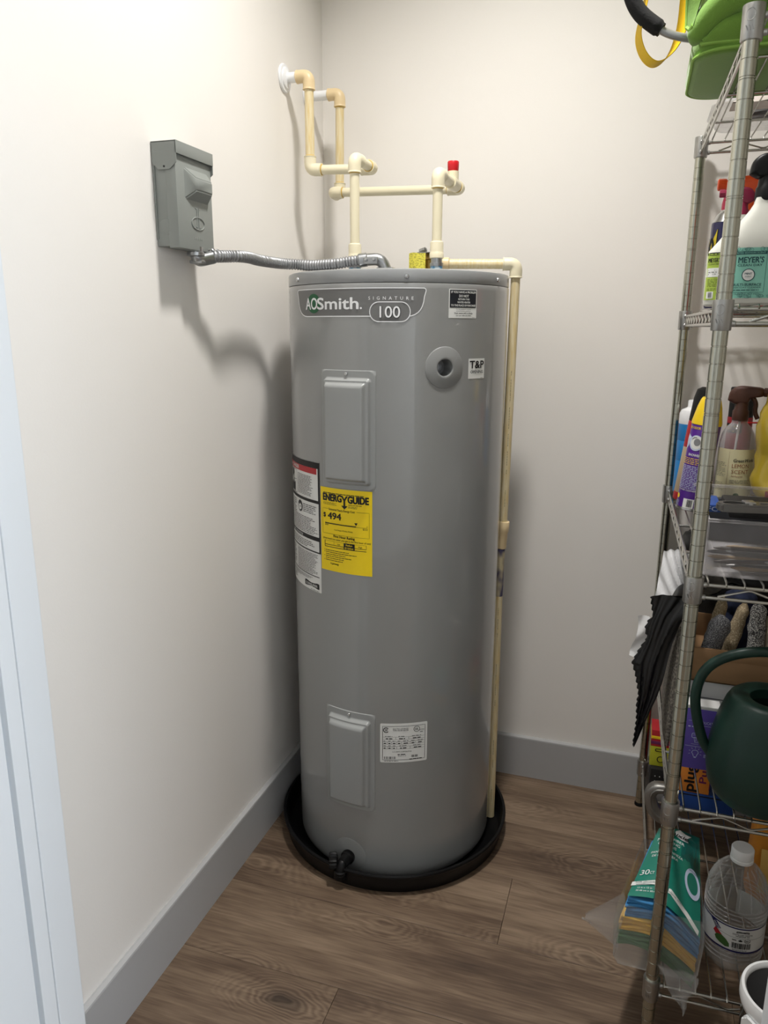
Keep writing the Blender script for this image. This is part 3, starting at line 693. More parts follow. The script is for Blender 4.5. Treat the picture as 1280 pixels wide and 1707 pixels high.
for h, s_ in ((0, .86), (.002, .96), (.014, 1.0), (.020, 1.0), (.0215, .92), (.0218, .2)):
    rr_.append([(cp.x+(.0125+.0006*(i % 2))*s_*math.cos(2*PI*i/32), cp.y+(.0125+.0006*(i % 2))*s_*math.sin(2*PI*i/32), cp.z+h) for i in range(32)])
cb.rings(rr_); cb.build('valve_cap', M['red'], rp_, world=True, label='red ribbed cap')
pipe([T+e_*.022, B4-e_*.026], PR, M['cpvc'], 'pipe_run', rp_)
elbow(-e_, B4, -Zp, M['cpvc'], rp_, .030)
pipe([B4-Zp*.026, (B4.x, B4.y, 1.470)], PR, M['cpvc'], 'pipe_run', rp_)
adapter(B4.x, B4.y, 1.478, rp_)
# relief valve and its discharge pipe
rv = thing('relief_valve', 'small relief valve with yellow tag on heater top behind the right riser', 'valve', (.372, -.272, 1.412))
b = MB(); b.lathe([(.013, 0), (.013, .010), (.0165, .011), (.0165, .034), (.012, .036), (.010, .048), (.004, .049)], (.372, -.272, 1.412), (0, 0, 1), 22)
b.tube([(.372, -.272, 1.438), (.405, -.267, 1.438)], .0125, 18); b.build('valve_body', M['brass'], rv, world=True)
b = MB(); b.box((.350, -.300, 1.4605), (.385, -.268, 1.4625), .0006); b.lathe([(.004, 0), (.006, .001), (.006, .016), (.003, .018)], (.354, -.292, 1.4635), (1, -.25, .25), 14); b.build('test_lever', M['zinc'], rv, world=True, label='steel test lever')
b = MB(); b.grid(lambda s, t: (.331+.040*s, -.300-.010*math.sin(PI*s*.8), 1.4125+.0475*t+.001*math.sin(6*s)), 12, 6); b.grid(lambda s, t: (.331+.040*s, -.298-.010*math.sin(PI*s*.8), 1.4125+.0475*t+.001*math.sin(6*s)), 12, 6)
b.build('warning_tag', M['ytag'], rv, world=True, label='yellow printed tag')
dp = thing('discharge_pipe', 'long cream discharge pipe running down the right side of the heater into the pan', 'pipe', (.560, -.238, .008))
D1 = Vector((.5665, -.238, 1.4365)); D0 = Vector((.412, -.266, 1.438)); d = (D1-D0).normalized()
MB().lathe([(.0145, 0), (.0145, .014), (PR, .016)], D0-d*.010, d, 22).build('fitting', M['cpvc_tan'], dp, world=True)
pipe([D0, D1-d*.024], PR, M['cpvc_old'], 'pipe_run', dp)
el = elbow(-d, D1, -Zp, M['cpvc'], dp, .030, glue=False)
C1 = Vector((.5610, -.238, .812)); C2 = Vector((.5585, -.238, .770)); C3 = Vector((.5570, -.238, .640)); C4 = Vector((.5600, -.238, .008))
pipe([D1-Zp*.026, C1+Zp*.005], PR, M['cpvc_old'], 'pipe_run', dp)
MB().lathe([(PR, .034), (.0138, .0335), (.0145, .0325), (.0145, .010), (.0128, .004), (.0125, -.034), (PR, -.036)], C1-Zp*.012, (C1-C2).normalized(), 22).build('coupling', M['cpvc_tan'], dp, world=True)
pipe([C2+Zp*.03, C3], PR+.0003, M['purple_primer'], 'pipe_run', dp).__setitem__('label', 'pipe length smeared with purple primer')
pipe([C3, C4], PR, M['cpvc_old'], 'pipe_run', dp)
def pipe_print(p0, p1, seed):
    ax_ = (p1-p0); Ln = ax_.length; t = ax_.normalized(); to_cam = Vector((.25, -1, 0)); nrm = (to_cam-t*to_cam.dot(t)).normalized(); s_ = t.cross(nrm)
    def f_(u, v, h):
        g = v/PR; return tuple(p0+t*u+(nrm*math.cos(g)+s_*math.sin(g))*(PR+.0001+h))
    Q = Print(f_, dp); rr = random.Random(seed); u = 0
    while u < Ln-.02:
        L_ = rr.uniform(.01, .06)
        if rr.random() < .72: Q.fine(u, min(u+L_, Ln), -.0013, .0013, 1, M['pipeink'], 0, .7, int(u*1000)+seed)
        u += L_+.008
    Q.done('pipe_lettering')
pipe_print(C3-Zp*.03, C4+Zp*.05, 4); pipe_print(Vector((.5660, -.238, 1.36)), Vector((.5615, -.238, .86)), 5)

# ================================================================== disconnect box and conduit
bx = thing('electrical_disconnect', 'grey steel disconnect box mounted on the left wall above the conduit', 'electrical box', (0, -.735, 1.525))
BY0, BY1, BZ0, BZ1, BD = -.797, -.676, 1.437, 1.612, .049
b = MB(); b.box((0.0005, BY0+.003, BZ0), (.030, BY1-.002, BZ1-.012), .0012); b.box((.0005, BY0+.001, BZ0+.012), (.004, BY1+.004, BZ1-.006), .0005)
body = b.build('housing', M['boxgrey'], bx, world=True)
b = MB(); b.lathe([(.0135, 0), (.0135, .0006), (.0125, .0009), (.0001, .0007)], (.019, BY0+.003, 1.470), (0, -1, 0), 26); b.lathe([(.0095, .0008), (.0095, .0012), (.0088, .0014), (.0001, .0011)], (.019, BY0+.003, 1.470), (0, -1, 0), 24); b.build('knockout', M['boxgrey'], body, world=True)
c = MB(); c.box((.026, BY0+.0012, BZ0-.003), (BD-.002, BY1, BZ1-.019), .0016)
cov = c.build('front_cover', M['boxgrey'], bx, world=True)
# raised pocket
c = MB(); y0, y1, q0, q1 = -.770, -.690, 1.5195, 1.574
c.rings([[(BD-.0025, y0, q0), (BD-.0025, y1, q0), (BD-.0025, y1, q1), (BD-.0025, y0, q1)], [(BD+.0115, y0+.021, q0+.017), (BD+.0115, y1-.004, q0+.017), (BD+.0115, y1-.004, q1-.017), (BD+.0115, y0+.021, q1-.017)]], cap0=False)
bm = bmesh.new(); vv = [bm.verts.new(p_) for p_ in c.v]; [bm.faces.new([vv[i] for i in f_]) for f_ in c.f]; bmesh.ops.bevel(bm, geom=bm.edges[:], offset=.0022, segments=3, affect='EDGES'); c = MB(); c.bm(bm)
c.build('handle_pocket', M['boxgrey'], cov, world=True)
# embossed emblem and bars
c = MB(); ey, ez = -.7300, 1.4815
c.tube([(BD-.0015, ey+.0215*math.cos(2*PI*k/28), ez+.0110*math.sin(2*PI*k/28)) for k in range(29)], .0011, 6)
for s_ in (-1, 1):
    c.tube([(BD-.0018, ey+s_*.0030, ez-.008), (BD-.0015, ey+s_*.0030, ez+.026)], .0010, 6); c.tube([(BD-.0015, ey+s_*.0030, ez+.026), (BD-.0018, ey+s_*.0075, ez+.026)], .0009, 6)
    c.tube([(BD-.0015, ey+s_*.0030, ez-.006), (BD-.0015, ey+s_*.0070, ez-.006)], .0009, 6)
for k, yy in enumerate((-.012, -.006, 0, .006, .012)): c.box((BD-.0026, ey+yy-.0018, ez-.029), (BD-.0015, ey+yy+.0012, ez-.024), .0004)
c.build('embossed_emblem', M['boxgrey'], cov, world=True)
# rain hood with side flaps
h = MB(); h.box((.0005, BY0-.0015, BZ1-.003), (BD+.003, BY1+.002, BZ1), .001); h.box((BD, BY0-.0015, BZ1-.0215), (BD+.003, BY1+.002, BZ1-.001), .001)
for yy in (BY0-.0015, BY1+.0005):
    poly = [(.002, BZ1-.001), (BD+.002, BZ1-.001), (BD+.002, BZ1-.036), (BD-.012, BZ1-.047), (.014, BZ1-.047), (.002, BZ1-.036)]
    h.prism(poly, lambda u, v, t, Y0=yy: (u, Y0+t, v), 0, .0015)
hood = h.build('rain_hood', M['boxgrey'], bx, world=True)
MB().lathe([(.0018, 0), (.0018, .0006), (.0002, .0007)], (.026, BY0-.0015, BZ1-.042), (0, -1, 0), 12).build('hinge_rivet', M['ink'], hood, world=True)
# connector under the box
cf = thing('conduit', 'ribbed metal flexible conduit running from the disconnect box to the heater lid', 'conduit', (.045, -.70, 1.42))
b = MB(); b.lathe([(.0145, .012), (.0145, .003), (.0165, .002), (.0165, -.004), (.0125, -.006)], (.034, -.722, 1.4300), (0, 0, 1), 20)
b.tube(fillet([(.034, -.722, 1.434), (.036, -.718, 1.418), (.050, -.686, 1.4262)], .010), .0125, 18)
b.box((.022, -.728, 1.412), (.050, -.690, 1.419), .003); b.box((.030, -.700, 1.427), (.048, -.672, 1.440), .002)
for k in (0, 1): b.lathe([(.0035, 0), (.0035, .003), (.001, .0035)], (.052, -.690+.016*k, 1.438), (.6, -.3, .6), 10)
b.build('box_connector', M['zinc'], cf, world=True)
path = [Vector(p_) for p_ in ((.046, -.692, 1.4255), (.056, -.684, 1.4275), (.066, -.655, 1.4300), (.079, -.632, 1.4315), (.078, -.590, 1.4325), (.076, -.550, 1.4312), (.079, -.495, 1.4310), (.088, -.455, 1.4310), (.113, -.432, 1.4305), (.148, -.430, 1.4280), (.200, -.432, 1.4300), (.236, -.424, 1.4350), (.262, -.418, 1.4380))]
sp = spline(path, 42)
MB().tube(sp, lambda t: .0092+.0027*abs(math.sin(PI*t/.0064))**.7, 16).build('flexible_hose', M['conduit'], cf, world=True, ang=80)
b = MB(); b.lathe([(.0125, -.006), (.0145, -.004), (.0145, .012), (.0125, .014)], (.258, -.420, 1.4370), (.93, .28, .12), 18)
b.tube(fillet([(.262, -.418, 1.438), (.300, -.408, 1.440), (.312, -.405, 1.412)], .022, 8), .0128, 16)
b.box((.294, -.424, 1.4138), (.330, -.388, 1.4215), .002); b.box((.268, -.436, 1.428), (.300, -.428, 1.442), .002)
for k in (0, 1): b.lathe([(.003, 0), (.003, .003), (.0008, .0035)], (.275+.018*k, -.437, 1.436), (0, -1, .3), 10)
b.build('lid_connector', M['zinc'], cf, world=True)

# ================================================================== wire shelving
SX, SF, SB, SW = .952, -.800, -.046, .900
TOPS = [1.717, 1.336, .912, .507, .138]
shelf = thing('wire_shelving', 'chrome wire shelving unit with five shelves against the back wall', 'shelving', (SX, SF, 0))
def post(x, y):
    pr_ = [(.0105, .010)]; z = .0254; k = 0
    while z < 1.708:
        dbl = (k % 6 == 3)
        for dz in ((0, .0032) if dbl else (0,)):
            zz = z+dz; pr_ += [(.0113, zz-.0009), (.0103, zz-.0005), (.0103, zz+.0005), (.0113, zz+.0009)]
        z += .0254; k += 1
    pr_ += [(.0113, 1.7165), (.0112, 1.7180), (.0002, 1.7182)]
    o = MB().lathe(pr_, (x, y, 0), (0, 0, 1), 22).build('post', M['post'], shelf, world=True, ang=25)
    MB().lathe([(.0130, 0), (.0130, .006), (.011, .009), (.0075, .010), (.0075, .014)], (x, y, 0), (0, 0, 1), 20).build('leveling_foot', M['black'], o, world=True)
for x in (SX, SX+SW):
    for y in (SF, SB): post(x, y)
def wire_shelf(zt):
    """one shelf whose collars end at zt"""
    d = MB(); zd = zt-.0065; n = int((SW-.03)/.0266)
    for k in range(n+1):
        x = SX+.0215+.0266*k; d.tube([(x, SF-.003, zd-.006), (x, SF+.004, zd), (x, SB-.004, zd), (x, SB+.003, zd-.006)], .0016, 6)
    for y in (-.62, -.42, -.22): d.tube([(SX, y, zd-.0042), (SX+SW, y, zd-.0042)], .0027, 8)
    s_ = d.build('wire_shelf', M['chrome'], shelf, world=True); s_['kind'] = 'stuff'
    def truss(p, q, name, pitch):
        p, q = Vector(p), Vector(q); L = (q-p).length; t = (q-p)/L; b = MB()
        b.tube([p+Zp*(zt-.0125), q+Zp*(zt-.0125)], .0030, 10); b.tube([p+Zp*(zt-.0335), q+Zp*(zt-.0335)], .0030, 10)
        m = int((L-.05)/pitch); z = []
        for k in range(2*m+1): z.append(p+t*(.025+(L-.05)*k/(2*m))+Zp*(zt-(.0155 if k % 2 else .0305)))
        b.tube(fillet(z, .006, 3), .0019, 7)
        return b.build(name, M['chrome'], s_, world=True)
    truss((SX+.012, SF, 0), (SX+SW-.012, SF, 0), 'front_truss', .088); truss((SX+.012, SB, 0), (SX+SW-.012, SB, 0), 'back_truss', .088)
    truss((SX, SF+.012, 0), (SX, SB-.012, 0), 'side_truss', .060); truss((SX+SW, SF+.012, 0), (SX+SW, SB-.012, 0), 'side_truss', .060)
    for x in (SX, SX+SW):
        for y in (SF, SB):
            b = MB(); b.lathe([(.0118, 0), (.0146, .0004), (.0150, -.0015), (.0144, -.042), (.0136, -.0435), (.0118, -.0435)], (x, y, zt), (0, 0, 1), 28)
            sx_ = 1 if x == SX else -1; sy_ = 1 if y == SF else -1
            for dz in (-.0125, -.0335):
                b.lathe([(.0045, 0), (.0045, .005), (.003, .006)], (x+sx_*.0135, y, zt+dz), (sx_, 0, 0), 10); b.lathe([(.0045, 0), (.0045, .005), (.003, .006)], (x, y+sy_*.0135, zt+dz), (0, sy_, 0), 10)
            # cast ring mark on the outer face
            a0 = math.atan2(-sy_*.9, -sx_*.35); e1 = Vector((math.cos(a0), math.sin(a0), 0)); e2 = Vector((-e1.y, e1.x, 0)); cc = Vector((x, y, zt-.014))
            b.tube([cc+e1*(.01505-.0022*math.sin(2*PI*k/16)**2)+e2*(.0062*math.sin(2*PI*k/16))+Zp*(.0075*math.cos(2*PI*k/16)) for k in range(17)], .0006, 5)
            for k in range(3): b.tube([cc+e1*.0149+e2*(-.005+.004*k)+Zp*(-.013), cc+e1*.0149+e2*(-.0025+.004*k)+Zp*(-.019)], .0006, 5)
            b.build('collar', M['collar'], s_, world=True)
for zt in TOPS: wire_shelf(zt)
shelf.location.x += .0055; shelf.rotation_euler.z = .0160            # the unit stands a touch skewed to the wall

# ================================================================== things on the shelves
M['foam'] = mat('black_foam', (20, 20, 21), .85, bump=.3, bscale=300)
M['lime'] = mat('lime_fabric', (112, 154, 56), .8, var=.06, scale=30, bump=.25, bscale=420, sheen=.3)
M['lime2'] = mat('lime_piping', (142, 186, 82), .7, var=.05, bump=.2, bscale=300)
M['strap'] = mat('yellow_webbing', (246, 200, 10), .55, var=.05, scale=120, bump=.25, bscale=380, stretch=(1, 1, 3))
M['tube'] = mat('grey_painted_tube', (160, 162, 163), .3, .6)
M['clear'] = film('clear_plastic', (225, 222, 224), .10, .1)
M['bag'] = film('clear_film', (220, 220, 218), .14, .2)
M['frost'] = film('thin_white_bag', (235, 235, 236), .62, .3)
M['pet'] = mat('clear_bottle_plastic', (240, 242, 240), .06, trans=1, ior=1.25, var=.0)
M['water'] = mat('clear_liquid', (246, 248, 246), .02, trans=1, ior=1.33, var=0)
M['jug'] = film('ribbed_clear_plastic', (190, 190, 186), .13, .05)
M['milky'] = mat('milky_bottle', (214, 214, 205), .3, var=.02, coat=.2)
M['mint'] = mat('mint_label', (138, 202, 184), .45, var=.02)
M['teal'] = mat('teal_ink', (24, 74, 78), .5)
M['lemon'] = mat('green_label', (168, 192, 74), .45, var=.03)
M['navy'] = mat('navy_can', (34, 32, 84), .28, var=.05)
M['ylabel'] = mat('yellow_label', (240, 214, 50), .4)
M['pink'] = mat('pink_red_cap', (204, 52, 88), .4)
M['magenta'] = mat('wine_red_trigger', (138, 34, 66), .4)
M['orange'] = mat('orange_plastic', (240, 88, 36), .4)
M['redpl'] = mat('bright_red_plastic', (214, 32, 30), .35)
M['silver'] = mat('silver_metal', (190, 190, 190), .3, 1)
M['bluepl'] = mat('blue_bottle', (44, 132, 200), .4, var=.04)
M['tan'] = mat('tan_can', (190, 168, 138), .4, var=.05)
M['purple'] = mat('purple_can', (86, 42, 140), .3, var=.06)
M['ycap'] = mat('yellow_cap', (242, 206, 36), .4)
M['lilac'] = mat('pale_blue_print', (196, 206, 230), .4)
M['amberlabel'] = mat('cream_label', (232, 226, 184), .5, var=.02)
M['brown'] = mat('brown_sprayer', (86, 56, 46), .45, var=.06)
M['brownink'] = mat('brown_ink', (150, 92, 60), .5)
M['ybag'] = mat('yellow_bag_film', (224, 196, 66), .3, var=.1, scale=14, bump=.5, bscale=40, coat=.3)
M['pewter'] = mat('pewter_tool', (122, 121, 120), .3, .9, var=.1, scale=40)
M['dark'] = mat('dark_pouch', (46, 47, 52), .6, var=.12, scale=15)
M['can'] = mat('dark_green_plastic', (20, 50, 42), .42, var=.05, scale=20, bump=.08, bscale=200)
M['hole'] = mat('dark_green_inside', (12, 28, 23), .6)
M['violet'] = mat('violet_card', (88, 72, 158), .5, var=.03)
M['card'] = mat('brown_cardboard', (146, 113, 79), .8, var=.05, scale=40)
M['whitecard'] = mat('white_card', (214, 214, 212), .6, var=.02)
M['weave'] = two_tone('grey_woven_cloth', (78, 74, 68), (120, 114, 104), 240, .5, .9, bump=.6)
M['cream'] = two_tone('cream_boucle', (226, 210, 178), (168, 150, 120), 420, .40, .95, bump=.8)
M['tweed'] = two_tone('grey_tweed', (78, 78, 82), (164, 164, 164), 620, .55, .95, bump=.6)
M['marl'] = two_tone('black_white_marl', (38, 38, 42), (196, 194, 188), 560, .52, .95, bump=.6)
M['navycloth'] = mat('navy_cloth', (40, 48, 74), .9, var=.15, scale=40, bump=.4, bscale=200)
M['beige'] = mat('beige_knit', (176, 164, 142), .9, var=.1, scale=60, bump=.4, bscale=260)
M['blackfilm'] = mat('black_bag_film', (16, 16, 17), .38, var=.2, bump=.5, bscale=35)
M['pigor'] = mat('orange_card', (226, 140, 58), .5, var=.04)
M['deepblue'] = mat('blue_card', (32, 70, 140), .45, var=.05)
M['ygreen'] = mat('lime_card', (186, 190, 50), .5)
M['plum'] = mat('plum_ink', (104, 34, 84), .5)
M['tealfilm'] = mat('teal_film', (22, 122, 104), .3, var=.05, coat=.4, bump=.2, bscale=18)
M['tealdark'] = mat('dark_teal_print', (14, 88, 82), .35, coat=.3)
M['cblue'] = mat('blue_microfibre', (66, 134, 188), .9, var=.12, scale=60, bump=.5, bscale=260)
M['cyellow'] = mat('yellow_microfibre', (240, 190, 70), .9, var=.08, scale=60, bump=.5, bscale=260)
M['cgreen'] = mat('green_microfibre', (72, 122, 70), .9, var=.1, scale=60, bump=.5, bscale=260)
M['whitegl'] = mat('glossy_white_plastic', (236, 237, 237), .25, coat=.4, var=.01)
M['smoke'] = mat('smoky_dark_plastic', (26, 26, 27), .12, coat=.5)
M['greybtn'] = mat('grey_button', (128, 129, 131), .35)
M['alu'] = mat('cast_aluminium', (150, 148, 144), .45, .9, var=.08, bump=.15)
M['greenfilm'] = mat('pepper_green', (60, 98, 46), .4, var=.2, scale=40)
M['crayon'] = mat('dark_crimson', (150, 36, 44), .5)
D1, D2, D3, D4, D5 = [t-.0045 for t in TOPS]
def flat(x0, z0, y):                       # front-facing plane: u right, v up, h towards the room
    return lambda u, v, h: (x0+u, y-h, z0+v)
def Rz(a): return Matrix.Rotation(a, 4, 'Z')
def around(cx, cy, z0, R, a0):             # upright cylinder print, u=0 at angle a0
    t0 = math.radians(a0)
    return lambda u, v, h: (cx+(R+h)*math.cos(t0+u/R), cy+(R+h)*math.sin(t0+u/R), z0+v)
def prints(fn, parent, curved=True): return Print(fn, parent, curved)
class LP(Print):
    """print whose coordinates are already local to the parent thing"""
    def done(s, name='printing'):
        for m, b in s.g.items(): b.build(name, m, s.parent, smooth=False)
def oval(prof, seg=40, e=2.6):
    """superellipse rings from (half width, half depth, z)"""
    rs = []
    for a, b_, z in prof:
        r = []
        for k in range(seg):
            t = 2*PI*k/seg; c_, s_ = math.cos(t), math.sin(t)
            r.append((a*math.copysign(abs(c_)**(2/e), c_), b_*math.copysign(abs(s_)**(2/e), s_), z))
        rs.append(r)
    return rs
def trigger_head(parent, z, m_head, m_trig, m_noz, s=1, name='spray_head', dx=0):
    """a trigger sprayer whose nozzle points to local -x"""
    fx = -1 if s < 0 else 1; s = abs(s); piv = bpy.data.objects
    b = MB(); b.lathe([(.0165*s, 0), (.0175*s, .004*s), (.0175*s, .022*s), (.0150*s, .026*s), (.0135*s, .042*s)], (0, 0, z), (0, 0, 1), 24)
    q = [(.030, .046), (.026, .066), (.010, .078), (-.020, .078), (-.042, .074), (-.044, .058), (-.020, .052), (-.012, .040), (.012, .038), (.020, .040)]
    Q_ = [Vector((u, v, 0)) for u, v in q]; Q_ = [p_ for p_ in spline(Q_+[Q_[0]], 5)][:-1]; q = [(p_.x, p_.y) for p_ in Q_]
    rs = []
    for y, k in ((-.0140, .62), (-.0132, .80), (-.0112, .92), (-.006, .985), (0, 1), (.006, .985), (.0112, .92), (.0132, .80), (.0140, .62)):
        cx_, cz_ = -.006, .058
        rs.append([((cx_+(u-cx_)*k)*s, y*s, z+(cz_+(v-cz_)*k)*s) for u, v in q])
    b.rings(rs); o = b.build(name, m_head, parent, ang=50); o.rotation_euler.z = 0 if fx > 0 else PI; o.location.x = dx
    n_ = MB(); n_.lathe([(.0095*s, 0), (.0100*s, .003*s), (.0100*s, .013*s), (.008*s, .0145*s), (.002*s, .0145*s)], (-.043*s, 0, z+.066*s), (-1, 0, 0), 8); n_.build('nozzle', m_noz, o)
    t = MB(); t.tube(fillet([(-.022*s, 0, z+.054*s), (-.030*s, 0, z+.040*s), (-.028*s, 0, z+.022*s), (-.036*s, 0, z+.006*s)], .01*s), .0050*s, 10); t.build('trigger', m_trig, o)
    return o

# ---------------------------------------------------------------- top shelf
gc = thing('folding_chair', 'lime green padded folding seat with a foam-gripped arm, lying on the top shelf', 'chair', (1.12, -.56, D1))
def pad(x0, x1, y0, y1, z0, z1, r=.05, sag=.0):
    b = MB(); rs = []
    for z, k in ((z0, -.010), (z0+.002, -.003), (z0+.006, .0), ((z0+z1)/2, .004), (z1-.006, .0), (z1-.002, -.003), (z1, -.010)):
        rs.append([(u, v, z+sag*math.sin(9*u+4*v)) for u, v in rrect(x0-k, y0-k, x1+k, y1+k, r, 10)])
    b.rings(rs); return b
p0 = pad(.893, 1.42, -.640, -.362, D1+.0005, D1+.040); p0.build('seat_pad', M['lime'], gc, world=True, ang=60)
ring = rrect(.8925, -.6405, 1.4205, -.3615, .0505, 10)
for z in (D1+.005, D1+.0365): MB().tube([(u, v, z) for u, v in ring+[ring[0]]], .0026, 6).build('piping', M['lime2'], gc, world=True)
p1 = pad(.900, 1.42, -.600, -.420, D1+.041, D1+.21, .06, .006); p1.build('folded_back', M['lime'], gc, world=True, ang=60)
def sheet2(fn, nu, nv, nm, th=.007):
    b = MB(); b.grid(fn, nu, nv); b.grid(lambda s_, t: tuple(Vector(fn(s_, t))+Vector((.001, th, 0))), nu, nv); o = b.build(nm, M['lime'], gc, world=True, ang=75)
    ed_ = [fn(0, k/16) for k in range(17)]+[fn(k/22, 1) for k in range(1, 23)]
    MB().tube([Vector(q)+Vector((0, th*.5, 0)) for q in ed_], .0036, 7).build('bound_edge', M['lime2'], o, world=True)
    return o
# rolled cushion and the loose flap under it
roll = spline([Vector(q) for q in ((.889, -.628, 1.728), (.897, -.640, 1.746), (.920, -.648, 1.770), (.958, -.652, 1.792), (1.05, -.652, 1.815), (1.20, -.648, 1.82), (1.38, -.64, 1.82))], 8)
LR = sum((roll[i+1]-roll[i]).length for i in range(len(roll)-1))
MB().tube(roll, lambda t: (.013+.017*min(1, t/.10))*math.sqrt(max(.02, min(1, t/.014))), 20).build('rolled_cushion', M['lime'], gc, world=True, ang=80)
TP = [(0, .004), (.022, .034), (.058, .048), (.15, .062), (.40, .066)]
def ltop(x):
    for (a, va), (b2, vb) in zip(TP[:-1], TP[1:]):
        if a <= x <= b2: return va+(vb-va)*(x-a)/(b2-a)
    return .066
def drape(s_, t):
    x = .902+.40*s_**1.6; h_ = ltop(.40*s_**1.6)
    return (x, -.642-.014*math.sin(PI*t)*min(1, s_*5)-.004*math.sin(9*s_), 1.7265+h_*(1-t))
sheet2(drape, 34, 10, 'flap')
MB().tube([Vector(drape(k/24, 0)) for k in range(25)], .0038, 8).build('flap_binding', M['lime2'], gc, world=True)
def drape3(s_, t):
    wd = .034*(1-.75*t**2.2)
    return (.868+.010*t+wd*s_, -.640-.010*math.sin(PI*t)-.016*s_+.004*math.sin(9*t), D1+.205-.172*t+.012*abs(s_-.6)*t)
sheet2(drape3, 8, 16, 'side_flap')
arm = [(.99, -.56, 1.752), (.925, -.585, 1.748), (.880, -.600, 1.749), (.842, -.600, 1.763), (.806, -.600, 1.792), (.788, -.600, 1.825), (.780, -.600, 1.870), (.800, -.600, 1.925)]
ao = MB().tube(spline([Vector(q) for q in arm], 10), .0062, 14).build('arm_tube', M['tube'], gc, world=True, label='grey bent metal arm')
sp_ = spline([Vector(q) for q in arm[3:]], 12)
MB().tube(sp_[1:], lambda t: .0125 if t > .004 else .0105, 18).build('foam_grip', M['foam'], ao, world=True, label='black foam grip')
st = [(.882, -.572, 1.93), (.876, -.574, 1.84), (.872, -.574, 1.775), (.858, -.572, 1.738), (.836, -.576, 1.722), (.816, -.584, 1.734), (.805, -.590, 1.762), (.810, -.590, 1.80), (.822, -.586, 1.86), (.84, -.584, 1.92)]
sp_ = spline([Vector(q) for q in st], 10); b = MB(); rs = []
for i, q in enumerate(sp_):
    t = (sp_[min(i+1, len(sp_)-1)]-sp_[max(i-1, 0)]).normalized(); g_ = min(1, i/(len(sp_)*.42)); wdir = Vector((.90-.55*g_, -.44-.49*g_, .10)); wdir = (wdir-t*wdir.dot(t)).normalized(); nn = t.cross(wdir)*.0007; hw = wdir*.0125
    rs.append([tuple(q+hw+nn), tuple(q-hw+nn), tuple(q-hw-nn), tuple(q+hw-nn)])
b.rings(rs); b.build('strap', M['strap'], gc, world=True, ang=70, label='looped yellow webbing strap')
cp_ = thing('clamshell_tray', 'clear plastic clamshell tray on the top shelf behind the green seat', 'tray', (1.03, -.16, D1))
b = MB(); b.rings([[(u, v, z) for u, v in rrect(-.075+k, -.080+k, .110-k, .080-k, .03, 6)] for z, k in ((0, .012), (.002, .010), (.022, 0), (.024, -.006), (.026, -.006), (.030, .002), (.046, .008), (.052, .02))])
b.build('tray_shell', M['clear'], cp_, ang=50)
b = MB(); b.tube([(-.02, -.03, .012), (.04, -.045, .013), (.09, -.03, .012)], .006, 8, smooth=6); b.tube([(-.03, .02, .012), (.03, .01, .013), (.08, .03, .012)], .006, 8, smooth=6); b.build('dark_contents', M['black'], cp_)
kp = thing('patterned_pouch', 'crumpled pinkish white packet beside the clear tray on the top shelf', 'packet', (1.06, -.29, D1+.003))
b = MB(); b.grid(lambda s_, t: (-.08+.17*s_, -.03+.06*t, .028*math.sin(PI*s_)**.6*math.sin(PI*t)**.6+.004*n3((s_, t, 0), 5)[2]+.002), 16, 8); b.grid(lambda s_, t: (-.08+.17*s_, -.03+.06*t, .0005), 4, 2); b.build('packet_film', mat('pale_pink_film', (214, 202, 196), .3, var=.15, scale=30, bump=.3), kp, ang=60)

